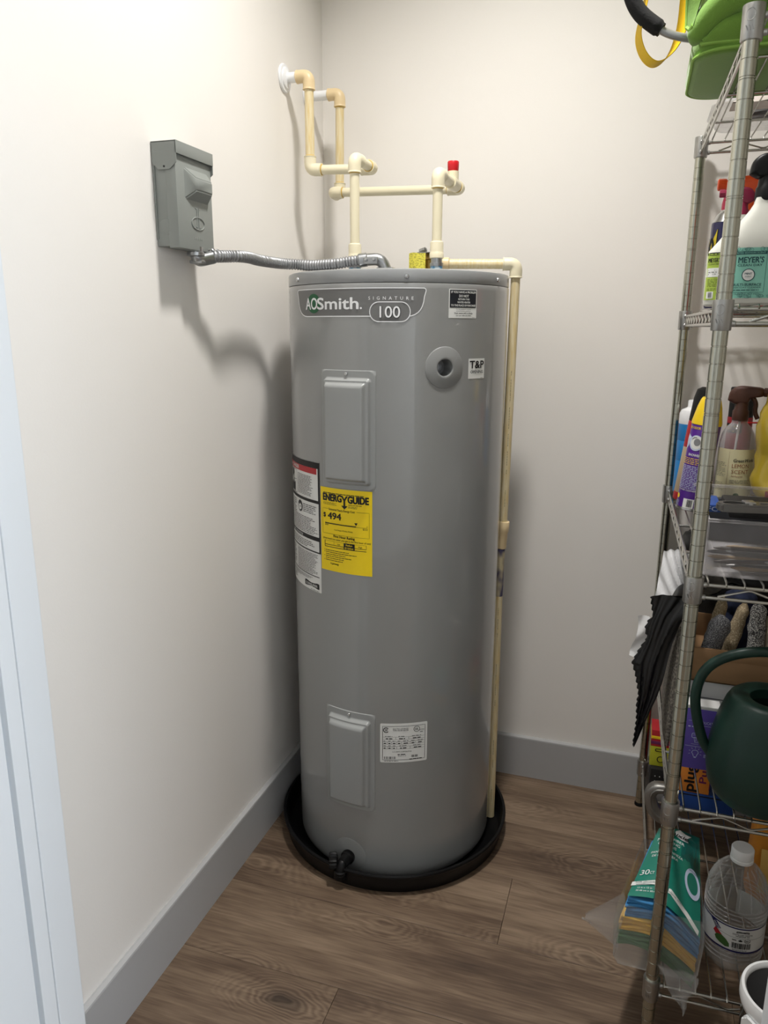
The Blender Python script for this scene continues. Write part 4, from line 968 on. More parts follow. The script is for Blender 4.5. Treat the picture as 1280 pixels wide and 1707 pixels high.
# ---------------------------------------------------------------- second shelf
def soap_bottle(name, label, loc, rot, lab, head_mats, kind, hw=.050, prof=None, hz=.172):
    t = thing(name, label, 'spray bottle', loc, rot)
    hd = .030
    b = MB(); b.rings(oval(prof or [(hw*.88, hd*.86, 0), (hw*.98, hd*.97, .003), (hw, hd, .010), (hw, hd, .085), (hw*.985, hd*.985, .095), (hw*.88, hd*.92, .107), (hw*.70, hd*.80, .121), (hw*.52, hd*.68, .133), (hw*.40, hd*.60, .141), (hw*.335, hd*.52, .147), (.0150, .0150, .150), (.0140, .0140, .158)], e=3.2))
    b.build('bottle', M['milky'], t)
    fn = lambda u, v, h: (u, -hd*(1-abs(u/hw)**3.2)**(1/3.2)-.0004-h if abs(u) < hw else 0, v)
    lo_ = MB().grid(lambda a, c: fn(-hw*.985+hw*1.97*a, .010+.074*c, .0002), 40, 2).build('label', lab, t)
    P = LP(fn, lo_)
    if kind == 'mint':
        o_ = -.0165
        P.rect(o_-.0245, .0740, o_+.0245, .0785, M['teal'], 1); P.text('LIMITED EDITION SCENT', o_, .0752, .0022, M['mint'], 3, 'C', width=.044)
        P.line([(o_-.0245, .0740), (o_-.0245, .0185), (o_+.0245, .0185), (o_+.0245, .0740)], .0005, M['teal'], 2)
        P.text('MRS.', o_-.0235, .0650, .0018, M['teal'], 2, bold=.02, width=.005); P.text('MEYER\'S', o_+.003, .0620, .0082, M['teal'], 2, 'C', bold=.03, width=.0355); P.text('CLEAN DAY', o_+.002, .0567, .0034, M['teal'], 2, 'C', bold=.01, width=.0345)
        P.poly(ellipse(o_+.001, .0440, .0093, .0093), M['teal'], 2); P.poly(ellipse(o_+.001, .0440, .0081, .0081), M['paper'], 3)
        P.text('MINT', o_+.001, .0445, .0028, M['teal'], 4, 'C', bold=.03, width=.0100); P.text('SCENT', o_+.001, .0405, .0020, M['teal'], 4, 'C', width=.0090)
        P.text('MULTI-SURFACE', o_, .0280, .0036, M['teal'], 2, 'C', bold=.03, width=.041); P.text('EVERYDAY CLEANER', o_, .0245, .0023, M['teal'], 2, 'C', width=.041); P.fine(o_-.020, o_+.020, .0212, .0232, 1, M['teal'], 2, .8, 5); P.text('16 FL OZ  473 mL', o_, .0150, .0024, M['teal'], 2, 'C', width=.032)
        rr = random.Random(3)
        for k in range(26):
            sidek = k % 3; u, v = [(rr.uniform(-.038, .038), rr.uniform(.0805, .083)), (rr.uniform(.0150, .0440), rr.uniform(.014, .078)), (rr.uniform(-.040, .040), rr.uniform(.0115, .0145))][sidek]
            a = rr.uniform(0, PI); L_ = .0046 if sidek != 1 else .0052
            lf = [(L_*(2*i/8-1), .0026*math.sin(PI*i/8)) for i in range(9)]+[(L_*(1-2*i/8), -.0026*math.sin(PI*i/8)) for i in range(1, 8)]
            R2 = lambda p: (u+p[0]*math.cos(a)-p[1]*math.sin(a), v+(p[0]*math.sin(a)+p[1]*math.cos(a))*.8)
            P.line([R2(p) for p in lf], .0004, M['teal'], 2, closed=True); P.line([R2((-L_, 0)), R2((L_*.6, 0))], .0003, M['teal'], 2)
    else:
        o_ = -.0335
        P.rect(-.044, .0800, .044, .0840, M['ink'], 1); P.fine(-.041, .041, .0808, .0832, 1, M['lemon'], 3, .8, 3)
        P.text('MEYER\'S', o_, .0690, .0065, M['ink'], 2, 'C', bold=.02, width=.0175); P.text('CLEAN DAY', o_, .0645, .0024, M['ink'], 2, 'C', width=.0165)
        P.rect(-.044, .0460, .044, .0600, M['paper'], 1); P.fine(-.041, -.028, .0500, .0590, 3, M['ink'], 2, .4, 8); P.fine(-.024, .041, .0470, .0590, 5, M['ink'], 2, .5, 8)
        P.fine(-.041, .041, .0310, .0440, 6, M['ink'], 2, .4, 9); P.fine(-.041, -.010, .0250, .0290, 2, M['ink'], 2, .4, 10)
        P.rect(-.041, .0120, -.031, .0230, M['paper'], 1); P.bars(-.039, -.033, .0135, .0220, M['ink'], 3, 4, 10); P.poly(ellipse(-.021, .018, .0055, .0055, 14), M['ink'], 2)
    P.done()
    trigger_head(t, hz, *head_mats)
    return t
soap_bottle('spray_bottle', 'milky spray bottle with a mint green label and black trigger on the second shelf', (1.011, -.690, D2), 0, M['mint'], (M['black'], M['black'], M['black'], -.88), 'mint', hz=.152)
soap_bottle('spray_bottle', 'milky spray bottle with a lime green label standing behind the front post', (.986, -.625, D2), math.radians(-3), M['lemon'], (M['magenta'], M['magenta'], M['magenta'], .62), 'lemon', .0450, [(.0400, .026, 0), (.0440, .029, .003), (.0450, .030, .010), (.0450, .030, .082), (.0425, .029, .088), (.0300, .025, .103), (.0180, .019, .119), (.0145, .0145, .130), (.0140, .0140, .142)], .136)
oc_ = thing('lubricant_can', 'dark blue spray can with yellow shield and pink-red cap on the second shelf', 'spray can', (.977, -.515, D2))
MB().lathe([(.0255, 0), (.0265, .002), (.0265, .142), (.0255, .1445)], (0, 0, 0), seg=32).build('can_body', M['navy'], oc_)
MB().lathe([(.0262, .1445), (.0235, .149), (.0195, .158), (.0135, .163), (.0130, .166)], (0, 0, 0), seg=32).build('can_dome', M['silver'], oc_)
MB().lathe([(.0132, .1655), (.0130, .176), (.0105, .1890), (.0085, .1900), (.001, .1902)], (0, 0, 0), seg=24).build('cap', M['pink'], oc_)
fn = lambda u, v, h: ((.0265+h)*math.cos(math.radians(-118)+u/.0265), (.0265+h)*math.sin(math.radians(-118)+u/.0265), v)
P = LP(fn, oc_); P.poly([(-.044, .134), (-.0035, .134), (-.0065, .070), (-.020, .056), (-.044, .060)], M['ink'], 0); P.poly([(-.043, .1325), (-.0050, .1325), (-.0078, .071), (-.020, .0585), (-.043, .0615)], M['ylabel'], 1); P.text('40', -.0105, .092, .026, M['ink'], 3, 'R', bold=.03, width=.0255); P.done('shield_print')
ob = thing('spray_bottle', 'red spray bottle with an orange trigger at the rear of the second shelf', 'spray bottle', (1.034, -.300, D2))
b = MB(); b.rings(oval([(.040, .026, 0), (.044, .030, .005), (.044, .030, .085), (.036, .028, .115), (.020, .020, .146), (.0150, .0150, .168), (.0150, .0150, .182)], e=2.6)); b.build('bottle', M['redpl'], ob)
trigger_head(ob, .168, M['orange'], M['orange'], M['orange'], 1.12)
ac = thing('acrylic_holder', 'clear acrylic holder at the left edge of the second shelf', 'holder', (.972, -.42, D2))
b = MB()
for x0, y0, x1, y1 in ((-.016, -.04, .05, -.0365), (-.016, .0365, .05, .04), (-.016, -.04, -.0125, .04), (.0465, -.04, .05, .04)): b.box((x0, y0, 0), (x1, y1, .085), .0008)
b.box((-.016, -.04, 0), (.05, .04, .003), .0008); b.build('acrylic_shell', M['clear'], ac)
MB().lathe([(.013, 0), (.017, .006), (.017, .012), (.012, .018), (.002, .019)], (.012, -.018, .030), (-.5, -.8, .2), 18).build('metal_bead', M['silver'], ac)

# ---------------------------------------------------------------- third shelf
def lean(t, ax_, deg): t.rotation_euler = (math.radians(deg) if ax_ == 'x' else 0, math.radians(deg) if ax_ == 'y' else 0, 0)
pc = thing('cleaner_can', 'purple spray can with a yellow cap leaning at the left of the third shelf', 'spray can', (.979, -.300, D3+.0045)); lean(pc, 'y', 5)
MB().lathe([(.0290, 0), (.0305, .0015), (.0298, .004), (.0298, .006)], (0, 0, 0), seg=36, cap1=False).build('can_rim', M['silver'], pc)
MB().lathe([(.0290, .004), (.0296, .006), (.0296, .186), (.0285, .190), (.026, .192)], (0, 0, 0), seg=40).build('can_body', M['purple'], pc)
b = MB(); b.rings([[(.0305*math.cos(2*PI*k/32)*sx, .0305*math.sin(2*PI*k/32)*sy, z) for k in range(32)] for z, sx, sy in ((.186, 1, 1), (.192, 1, 1), (.224, .80, .86), (.238, .66, .80), (.243, .56, .72))]); b.build('cap', M['ycap'], pc)
fn = lambda u, v, h: ((.0296+h)*math.cos(math.radians(-124)+u/.0296), (.0296+h)*math.sin(math.radians(-124)+u/.0296), v)
P = LP(fn, pc)
P.text('NO ODOR WITH', 0, .176, .0050, M['ycap'], 1, 'C', bold=.02, width=.044)
P.poly([(-.044, .134), (-.040, .160), (-.024, .164), (-.012, .158), (-.016, .140), (-.028, .130)], M['lilac'], 1); P.poly([(.012, .135), (.016, .158), (.030, .160), (.036, .140), (.026, .130)], M['lilac'], 1); P.poly(ellipse(.001, .147, .0155, .0165), M['lilac'], 2); P.poly(ellipse(.002, .148, .0130, .0140), M['paper'], 3); P.poly(ellipse(.0035, .149, .0070, .0078), M['greybtn'], 4); P.line([(-.008, .154), (-.004, .158), (.002, .159)], .0012, M['ink'], 5)
P.text('SHOWER', .002, .1185, .0050, M['paper'], 1, 'C', bold=.03, width=.027); P.fine(-.030, .030, .1010, .1160, 4, M['ycap'], 1, .5, 4); P.fine(-.032, .032, .0480, .0990, 15, M['lilac'], 1, .5, 5); P.text('POWER CLEANER', 0, .0425, .0034, M['paper'], 1, 'C', width=.040)
P.poly(ellipse(-.020, .0285, .0055, .0055, 16), M['ycap'], 1); P.fine(-.026, -.012, .0080, .0200, 5, M['lilac'], 1, .5, 7); P.rect(-.002, .0060, .020, .0260, M['paper'], 1); P.bars(.006, .017, .0085, .0245, M['ink'], 3, 3, 14); P.done()
bb_ = thing('bleach_bottle', 'blue and white flip-top bottle in the rear left corner of the third shelf', 'bottle', (.984, -.098, D3))
MB().lathe([(.029, 0), (.033, .003), (.0335, .010), (.0335, .078), (.0328, .080), (.0335, .082), (.0335, .126), (.0328, .128), (.0335, .130), (.0335, .168)], (0, 0, 0), seg=36).build('bottle', M['bluepl'], bb_)
b = MB(); b.lathe([(.0335, .168), (.0338, .170), (.0335, .192), (.030, .200), (.018, .206), (.0165, .208), (.0165, .221), (.015, .223), (.010, .224)], (0, 0, 0), seg=36, cap0=False); b.tube([(.004, 0, .222), (.012, 0, .236), (.020, 0, .252)], .0055, 12); b.build('dispensing_cap', M['white_pl'], bb_)
tc_ = thing('foam_can', 'tan spray can with red band and black cap, half hidden behind the purple can', 'spray can', (.974, -.205, D3+.004)); lean(tc_, 'y', 6)
MB().lathe([(.0265, .016), (.0275, .018), (.0275, .122), (.0270, .125)], (0, 0, 0), seg=32).build('can_body', M['tan'], tc_)
MB().lathe([(.0265, 0), (.0280, .002), (.0278, .018)], (0, 0, 0), seg=32).build('red_base', M['redink'], tc_)
MB().lathe([(.0273, .122), (.0276, .124), (.0276, .180), (.0268, .183)], (0, 0, 0), seg=32).build('red_band', M['redink'], tc_)
MB().lathe([(.0272, .182), (.0276, .184), (.0270, .232), (.0235, .252), (.014, .258), (.001, .259)], (0, 0, 0), seg=32).build('cap', M['matte_black'], tc_)
rc = thing('spray_can', 'red and black spray can behind the brown-topped spray bottle', 'spray can', (1.086, -.082, D3))
MB().lathe([(.026, 0), (.0275, .002), (.0275, .185), (.026, .188)], (0, 0, 0), seg=32).build('can_body', M['crayon'], rc)
MB().lathe([(.0268, .186), (.0270, .252), (.0255, .255), (.001, .2555)], (0, 0, 0), seg=32).build('cap', M['matte_black'], rc)
b = MB(); b.tube([(.010, -.030, .176), (.052, -.050, .180)], .0018, 8); b.build('straw', M['redpl'], rc)
P = LP(lambda u, v, h: ((.0275+h)*math.cos(math.radians(-110)+u/.0275), (.0275+h)*math.sin(math.radians(-110)+u/.0275), v), rc); P.rect(-.030, .150, .012, .172, M['ink'], 0); P.fine(-.028, .010, .153, .170, 3, M['ycap'], 1, .6, 3); P.done()
am = thing('spray_bottle', 'clear spray bottle with brown trigger head and cream lemon label on the third shelf', 'spray bottle', (1.073, -.185, D3+.004), math.radians(180-12))
prof = [(.034, 0), (.0375, .004), (.038, .012), (.038, .128), (.0372, .140), (.0335, .156), (.0260, .170), (.0185, .177), (.0165, .180), (.0165, .186)]
MB().lathe(prof+[(.0155, .186), (.0155, .180), (.0250, .168), (.0325, .154), (.0362, .139), (.0370, .127), (.0370, .012), (.0330, .005), (.001, .005)], (0, 0, 0), seg=40, cap1=False).build('bottle', M['clear'], am)
MB().tube([(0, 0, .182), (.004, .0, .10), (.012, .0, .008)], .0026, 8).build('dip_tube', M['white_pl'], am)
fn = lambda u, v, h: ((.0381+h)*math.cos(math.radians(90+12-6)+u/.0381), (.0381+h)*math.sin(math.radians(90+12-6)+u/.0381), v)
lb = MB().grid(lambda a, c: fn(-.056+.112*a, .008+.116*c, .0001), 40, 1).build('label', M['amberlabel'], am); P = LP(fn, lb)
P.text('GreenWorks', -.004, .096, .0072, M['ink'], 2, bold=.02, width=.048, slant=.15); P.text('LEMON', -.006, .0830, .0085, M['brownink'], 2, bold=.0, width=.036); P.text('SCENT', -.006, .0700, .0085, M['brownink'], 2, width=.036); P.text('All Purpose', -.006, .0620, .0040, M['brownink'], 2, width=.024); P.fine(-.008, .036, .0480, .0570, 3, M['greyink'], 1, .4, 2)
P.fine(-.050, -.018, .0620, .0960, 10, M['greyink'], 1, .3, 3); P.fine(-.050, -.020, .0300, .0500, 6, M['greyink'], 1, .35, 4); P.rect(-.014, .010, -.0134, .118, M['tan'], 1)
P.poly(ellipse(.008, .0200, .0062, .0062, 18), M['greenfilm'], 2); P.line(rrect(-.004, .0110, .020, .0190, .003, 3), .0007, M['greenfilm'], 2, closed=True); P.rect(-.054, .0095, .054, .0105, M['brownink'], 1); P.done()
trigger_head(am, .184, M['brown'], M['brown'], M['brown'], .98)
yb = thing('yellow_bag', 'glossy yellow plastic bag standing at the right of the third shelf', 'bag', (1.198, -.268, D3))
def puffy(name, m, parent, a, b_, h, seed, amp=.012, e=2.8, seg=48, nz=30, sc=9, top=.65, c=(0, 0, 0), ang=80):
    bb = MB(); rs = []
    for i in range(nz+1):
        t = i/nz; k = math.sin(PI*min(1, t/.12)*.5)**.7 if t < .12 else (1 if t < .7 else 1-(1-top)*((t-.7)/.3)**1.5); k = max(k, .05) if i < nz else .12
        r = []
        for p_ in oval([(a*k, b_*k, h*t)], seg, e)[0]:
            d_ = n3(p_, sc, seed)*amp+n3(p_, sc*2.7, seed+3)*(amp*.45); r.append((c[0]+p_[0]+d_.x, c[1]+p_[1]+d_.y, c[2]+max(0, p_[2]+d_.z*.6)))
        rs.append(r)
    bb.rings(rs); return bb.build(name, m, parent, ang=ang)
puffy('bag_film', M['ybag'], yb, .092, .042, .40, 5, .017, top=.80, sc=13)
tr = thing('clear_drawer', 'long clear plastic tray full of pencils and brushes at the front of the third shelf', 'tray', (1.13, -.640, D3))
b = MB(); X0, X1, Y0_, Y1_, H_ = -.158, .30, -.135, .160, .094
for q in (((X0, Y0_, 0), (X1, Y0_+.0025, H_)), ((X0, Y1_-.0025, 0), (X1, Y1_, H_)), ((X0, Y0_, 0), (X0+.0025, Y1_, H_)), ((X1-.0025, Y0_, 0), (X1, Y1_, H_)), ((X0, Y0_, 0), (X1, Y1_, .0025))): b.box(*q, .0006)
for q in (((X0-.004, Y0_-.005, H_-.004), (X1+.004, Y0_+.003, H_+.001)), ((X0-.004, Y1_-.003, H_-.004), (X1+.004, Y1_+.005, H_+.001))): b.box(*q, .0012)
b.build('tray_shell', M['clear'], tr)
dp_ = thing('dark_pouch', 'dark grey flat pouch standing inside the clear tray behind the pencils', 'pouch', (1.13, -.560, D3+.003))
b = MB(); b.box((-.150, 0, 0), (.28, .016, .082), .006); b.build('pouch_cloth', M['dark'], dp_); MB().tube([(-.148, -.001, .076), (.278, -.001, .076)], .0016, 6).build('zipper', M['black'], dp_)
rr = random.Random(12); pm = [mat('pencil_dark', (70, 64, 60), .5), mat('pencil_wood', (150, 128, 100), .5), M['pewter'], mat('pencil_grey', (104, 104, 106), .4), M['silver']]
for k in range(17):
    xx = 1.130+rr.uniform(-.07, .07); yy = -.765+.0128*(k % 13)+.0; zz = D3+.0085+(.012 if k > 12 else .0)+.0012*(k % 3); L_ = rr.uniform(.13, .19); a = rr.uniform(-.06, .06) if k <= 12 else rr.uniform(-.25, .25)
    words = [('dark', 'slim'), ('wood-toned', 'plain'), ('pewter', 'metal'), ('grey', 'slim'), ('silver', 'metal')][k % 5]
    t = thing('pencil', '%s %s drawing stick lying among its like in the clear tray' % words, 'pencil', (max(1.0+L_/2-.015, xx), yy, zz), a, 'drawing sticks in the clear tray, %s' % words[0])
    b = MB(); b.lathe([(.0008, 0), (.0036, .012), (.0036, L_-.002), (.0028, L_)], (-L_/2, 0, 0), (1, 0, 0), 6); b.build('shaft', pm[k % 5], t, smooth=False)
    MB().lathe([(.0038, L_-.018), (.0038, L_-.001), (.0026, L_+.001)], (-L_/2, 0, 0), (1, 0, 0), 10).build('end_cap', M['silver'] if k % 2 else M['black'], t)
yt = thing('yellow_card', 'small yellow folded card among the pencils in the clear tray', 'card', (1.150, -.705, D3+.030), .1)
b = MB(); b.box((-.020, -.0012, 0), (.040, .0012, .036), .0005); b.box((-.020, -.012, 0), (.040, .001, .0012), .0004); b.build('card_sheet', M['ylabel'], yt)
bc = thing('black_case', 'flat black case resting across the clear tray under the multitool', 'case', (1.152, -.690, D3+.0955))
b = MB(); b.box((-.150, -.075, 0), (.18, .055, .012), .004); b.build('case_shell', M['matte_black'], bc); b = MB(); b.box((-.1495, -.0753, .0055), (.1795, .0553, .0065), .0003); b.build('case_seam', M['black'], bc)
mt_ = thing('folding_tool', 'pewter coloured folding multitool lying on the black case', 'multitool', (1.074, -.757, D3+.1085), math.radians(9))
b = MB()
body_ = [(-.094, -.006), (-.088, -.014), (-.070, -.0165), (.10, -.0150), (.10, .0150), (-.070, .0165), (-.088, .014), (-.094, .006)]
hole_ = ellipse(-.068, 0, .014, .0075, 14)
bm = bmesh.new(); o_ = [bm.verts.new((u, v, 0)) for u, v in body_]; i_ = [bm.verts.new((u, v, 0)) for u, v in hole_]
ed = [bm.edges.new((o_[k], o_[(k+1) % len(o_)])) for k in range(len(o_))]+[bm.edges.new((i_[k], i_[(k+1) % len(i_)])) for k in range(len(i_))]
bmesh.ops.triangle_fill(bm, edges=ed, use_beauty=True); ex = bmesh.ops.extrude_face_region(bm, geom=bm.faces[:]); bmesh.ops.translate(bm, verts=[v_ for v_ in ex['geom'] if isinstance(v_, bmesh.types.BMVert)], vec=(0, 0, .013)); bmesh.ops.recalc_face_normals(bm, faces=bm.faces[:]); bmesh.ops.dissolve_limit(bm, angle_limit=.02, verts=bm.verts[:], edges=bm.edges[:]); bmesh.ops.bevel(bm, geom=[e_ for e_ in bm.edges if len(e_.link_faces) == 2 and e_.calc_face_angle(0) > .6], offset=.0028, segments=2, affect='EDGES'); b.bm(bm)
b.build('handle', M['pewter'], mt_)
b = MB(); b.box((-.055, -.010, .0125), (-.038, .009, .0165), .002); b.build('clip', M['silver'], mt_)
b = MB(); b.box((-.030, -.0035, .0128), (.098, .0035, .0145), .001); b.build('rib', M['pewter'], mt_)
for u in (-.046, .03): MB().lathe([(.0035, 0), (.0035, .0015), (.0005, .002)], (u, -.011, .0128), (0, 0, 1), 12).build('rivet', M['silver'], mt_)
P = LP(lambda u, v, h: (u, v, .0146+h), mt_, False); P.text('S A P', .020, -.0022, .0044, M['paper'], 1); P.done()
pk = thing('pink_card', 'pinkish red card sticking out from under the multitool', 'card', (1.135, -.762, D3+.1077), .1); b = MB(); b.box((-.062, -.0, 0), (.10, .020, .0012), .0004); b.build('card_sheet', mat('pink_card_face', (206, 66, 92), .5), pk)
bl = thing('blue_box', 'small blue box at the left end of the black case on the third shelf', 'box', (.981, -.700, D3+.0955)); b = MB(); b.box((-.012, -.03, 0), (.012, .05, .012), .0015); b.build('carton', M['deepblue'], bl); P = LP(lambda u, v, h: (u, -.03-h, v), bl, False); P.text('FC', -.009, .0020, .0075, M['lilac'], 1, width=.016); P.done()
t2 = thing('clear_drawer', 'clear plastic tray with cream rim behind the multitool on the third shelf', 'tray', (1.17, -.415, D3))
b = MB(); X0, X1, Y0_, Y1_, H_ = -.085, .20, -.06, .085, .048
for q in (((X0, Y0_, 0), (X1, Y0_+.0025, H_)), ((X0, Y1_-.0025, 0), (X1, Y1_, H_)), ((X0, Y0_, 0), (X0+.0025, Y1_, H_)), ((X1-.0025, Y0_, 0), (X1, Y1_, H_)), ((X0, Y0_, 0), (X1, Y1_, .0025)), ((X0-.004, Y0_-.004, H_-.004), (X1+.004, Y0_+.004, H_))): b.box(*q, .0006)
b.build('tray_shell', M['clear'], t2)
for k, (c_, nm_, xx, ww, hh, dz) in enumerate((('crayon', 'crimson', -.045, .035, .070, 0), ('deepblue', 'deep blue', .000, .038, .056, 0), ('can', 'dark green', .048, .040, .060, 0))):
    t = thing('marker_box', '%s little carton standing in the rear tray of the third shelf' % nm_, 'carton', (1.17+xx, -.420, D3+.003)); b = MB(); b.box((-ww/2, -.018, 0), (ww/2, .02, hh), .0012); b.build('carton', M[c_], t); b = MB(); b.box((-ww/2-.0004, -.0184, hh*.60), (ww/2+.0004, .0204, hh*.74)); b.build('print_band', M['ylabel'], t, smooth=False)

# ---------------------------------------------------------------- fourth shelf
wc = thing('watering_can', 'dark green plastic watering can with a looped handle on the fourth shelf', 'watering can', (1.103, -.738, D4))
prof = [(.060, 0), (.068, .002), (.076, .010), (.086, .030), (.0905, .060), (.0910, .090), (.0870, .125), (.0790, .165), (.0700, .195), (.0650, .205), (.0590, .2105), (.052, .212), (.036, .209), (.0335, .208), (.0335, .190)]
prof = [(r, z*.91) for r, z in prof]
MB().lathe(prof, (0, 0, 0), seg=56, cap1=False).build('body', M['can'], wc)
MB().lathe([(.0338, .187), (.0338, .135), (.001, .135)], (0, 0, 0), seg=30, cap0=False, cap1=False).build('filler_hole', M['hole'], wc)
hp_ = [(-.082, 0, .074), (-.099, 0, .102), (-.113, 0, .150), (-.118, 0, .195), (-.109, 0, .238), (-.084, 0, .268), (-.040, 0, .288), (.010, 0, .292), (.060, 0, .280), (.094, 0, .252), (.104, 0, .215), (.094, 0, .180), (.074, 0, .160)]
MB().tube([Vector((q[0], q[1], q[2]*.93)) for q in hp_], lambda t: .0086, 16, smooth=8).build('handle', M['can'], wc)
MB().tube([Vector(q) for q in ((.074, 0, .040), (.120, 0, .090), (.150, 0, .160), (.172, 0, .235), (.190, 0, .262))], lambda t: .016-.03*min(t, .25), 16, smooth=8).build('spout', M['can'], wc)
vb = thing('purple_carton', 'purple carton with line icons behind the loop of the watering can', 'box', (1.0075, -.676, D4))
b = MB(); b.box((-.0285, 0, 0), (.0285, .030, .127), .0012); b.build('carton', M['violet'], vb); b = MB(); b.box((-.0289, -.0004, .121), (.0289, .0304, .1274), .0006); b.build('top_edge', M['whitecard'], vb)
P = LP(lambda u, v, h: (u+.0215, -h, v), vb, False); wp_ = M['lilac']
P.text('EDUCATION', -.0085, .0925, .0052, wp_, 0, 'C', width=.0290); P.rect(-.044, .0965, -.022, .0970, wp_, 0); P.rect(-.018, .0885, .002, .0891, wp_, 0); P.fine(-.044, -.022, .0840, .0880, 1, wp_, 0, .8, 4); P.rect(-.033, .0795, -.022, .0800, wp_, 0)
P.line(rrect(-.036, .0630, -.028, .0720, .002, 3), .0009, wp_, 0, closed=True); P.line([(-.0325, .0640), (-.0300, .0540), (-.0230, .0540), (-.0205, .0640)], .0009, wp_, 0, closed=True); P.line([(-.034, .0680), (-.0270, .0700), (-.0190, .0640)], .0008, wp_, 0); P.line([(-.0285, .0560), (-.0285, .0640)], .0007, wp_, 0); P.line([(-.0250, .0560), (-.0250, .0640)], .0007, wp_, 0)
P.rect(-.036, .0500, -.024, .0505, wp_, 0); P.rect(-.046, .0455, .0, .0461, wp_, 0)
P.line([(-.0300, .0255), (-.0312, .0295), (-.0335, .0330), (-.0320, .0370), (-.0275, .0385), (-.0235, .0370), (-.0220, .0330), (-.0242, .0295), (-.0250, .0255)], .0009, wp_, 0); P.rect(-.0295, .0230, -.0255, .0250, wp_, 0)
for k in range(7):
    a = math.radians(-15+35*k); P.line([(-.0277+.0085*math.cos(a), .0330+.0085*math.sin(a)), (-.0277+.0115*math.cos(a), .0330+.0115*math.sin(a))], .0006, wp_, 0)
P.fine(-.013, -.004, .0260, .0330, 3, wp_, 0, .5, 3); P.done()
wb = thing('white_carton', 'white carton under the cardboard box on the fourth shelf', 'box', (1.120, -.600, D4))
b = MB(); b.box((-.135, 0, 0), (.12, .235, .142), .0016); b.build('carton', M['whitecard'], wb); b = MB(); b.box((-.1354, -.0006, .108), (.1204, .2354, .1098), .0003); b.build('lid_seam', M['greyink'], wb)
sb = thing('cardboard_box', 'open brown cardboard box full of rolled knits on the fourth shelf', 'box', (1.125, -.605, D4+.1435))
b = MB(); x0, x1, y0, y1, hh = -.140, .150, 0, .235, .066
b.box((x0, y0, 0), (x1, y1, .003), .0006)
for q in (((x0, y0, 0), (x1, y0+.003, hh)), ((x0, y1-.003, 0), (x1, y1, hh-.012)), ((x0, y0, 0), (x0+.003, y1, hh)), ((x1-.003, y0, 0), (x1, y1, hh))): b.box(*q, .0006)
b.build('tray', M['card'], sb); b = MB(); b.box((x0-.0005, y0-.0016, hh-.019), (x1+.0005, y0+.0045, hh+.0012), .0008); b.build('folded_rim', M['card'], sb, label='turned-over cardboard rim')
def knit(name, label, cat, m, x, y, z, r, L, tilt, az, seed, group=None, cuff=None):
    t = thing(name, label, cat, (x, y, z)); t.rotation_euler = (math.radians(tilt), 0, math.radians(az))
    bb = MB(); rs = []; n = 26
    for i in range(n+1):
        s_ = i/n; k = math.sin(PI*min(1, s_/.1)*.5) if s_ < .1 else (1 if s_ < .86 else math.cos(PI*.5*((s_-.86)/.14)*.93)); rad = r*max(k, .06)*(1+.05*math.sin(9*s_+seed))
        rr_ = []
        for q in range(26):
            a = 2*PI*q/26; p_ = Vector((rad*math.cos(a)*1.0, rad*math.sin(a)*.86, L*s_)); d_ = n3(p_, 60, seed)*r*.16; rr_.append(tuple(p_+d_))
        rs.append(rr_)
    bb.rings(rs); bb.build('roll', m, t, ang=80)
    if cuff:
        MB().lathe([(r*1.06, L*cuff-.006), (r*1.12, L*cuff), (r*1.06, L*cuff+.006)], (0, 0, 0), seg=24, sy=.88, cap0=False, cap1=False).build('cuff', m, t)
kz = D4+.1435+.006
knit('knit_sock', 'grey tweed rolled sock leaning at the left end of the cardboard box', 'sock', M['tweed'], 1.009, -.565, kz, .0205, .125, 14, 60, 1)
knit('knit_sock', 'cream fuzzy rolled sock, left one of the pair beside the grey tweed', 'sock', M['cream'], 1.020, -.518, kz, .0130, .140, 8, 80, 2)
knit('knit_sock', 'cream fuzzy rolled sock, right one of the pair beside the navy bundle', 'sock', M['cream'], 1.047, -.545, kz, .0140, .142, 12, 100, 3)
knit('folded_cloth', 'navy blue cloth bundle in the middle of the cardboard box', 'cloth', M['navycloth'], 1.074, -.478, kz, .030, .150, 4, 0, 4)
knit('knit_sock', 'black and white marled rolled sock right of the navy bundle', 'sock', M['marl'], 1.098, -.570, kz, .0155, .150, -3, 20, 5, cuff=.66)
knit('knit_sock', 'beige knitted sock at the right end of the cardboard box', 'sock', M['beige'], 1.130, -.560, kz, .020, .130, 0, 0, 6)
wv = thing('woven_bag', 'grey woven cloth bag with white piping at the left edge of the fourth shelf', 'bag', (.958, -.535, D4))
b = MB(); rs = []
for i in range(21):
    s_ = i/20; k = math.sin(PI*(.06+.88*s_))**.55
    rs.append([(-.001+.0165*k*math.copysign(abs(math.cos(2*PI*q/24))**.8, math.cos(2*PI*q/24))+.006*math.sin(2.4*s_), .085*(.80+.2*k)*math.sin(2*PI*q/24), .240*s_) for q in range(24)])
b.rings(rs); b.build('bag_body', M['weave'], wv, ang=80)
MB().tube([Vector(q) for q in ((.012, -.076, .243), (.014, -.082, .20), (.017, -.084, .14), (.019, -.084, .07))], .0022, 8, smooth=6).build('piping', M['cream'], wv, label='white piping')
kb = thing('black_bag', 'black plastic bag at the back of the fourth shelf, torn end hanging outside', 'bag', (1.150, -.215, D4))
puffy('bag_body', M['blackfilm'], kb, .185, .125, .345, 8, .022, top=.8, seg=56, nz=28, sc=11)
LZ = [.800, .782, .762, .752, .735, .716, .690, .664, .640, .600, .580, .545, .510, .489]
LX = [.9035, .9065, .911, .903, .898, .9035, .890, .880, .888, .897, .895, .8975, .896, .8945]
RX = [.984, .974, .960, .957, .953, .948, .944, .941, .938, .930, .924, .914, .904, .8975]
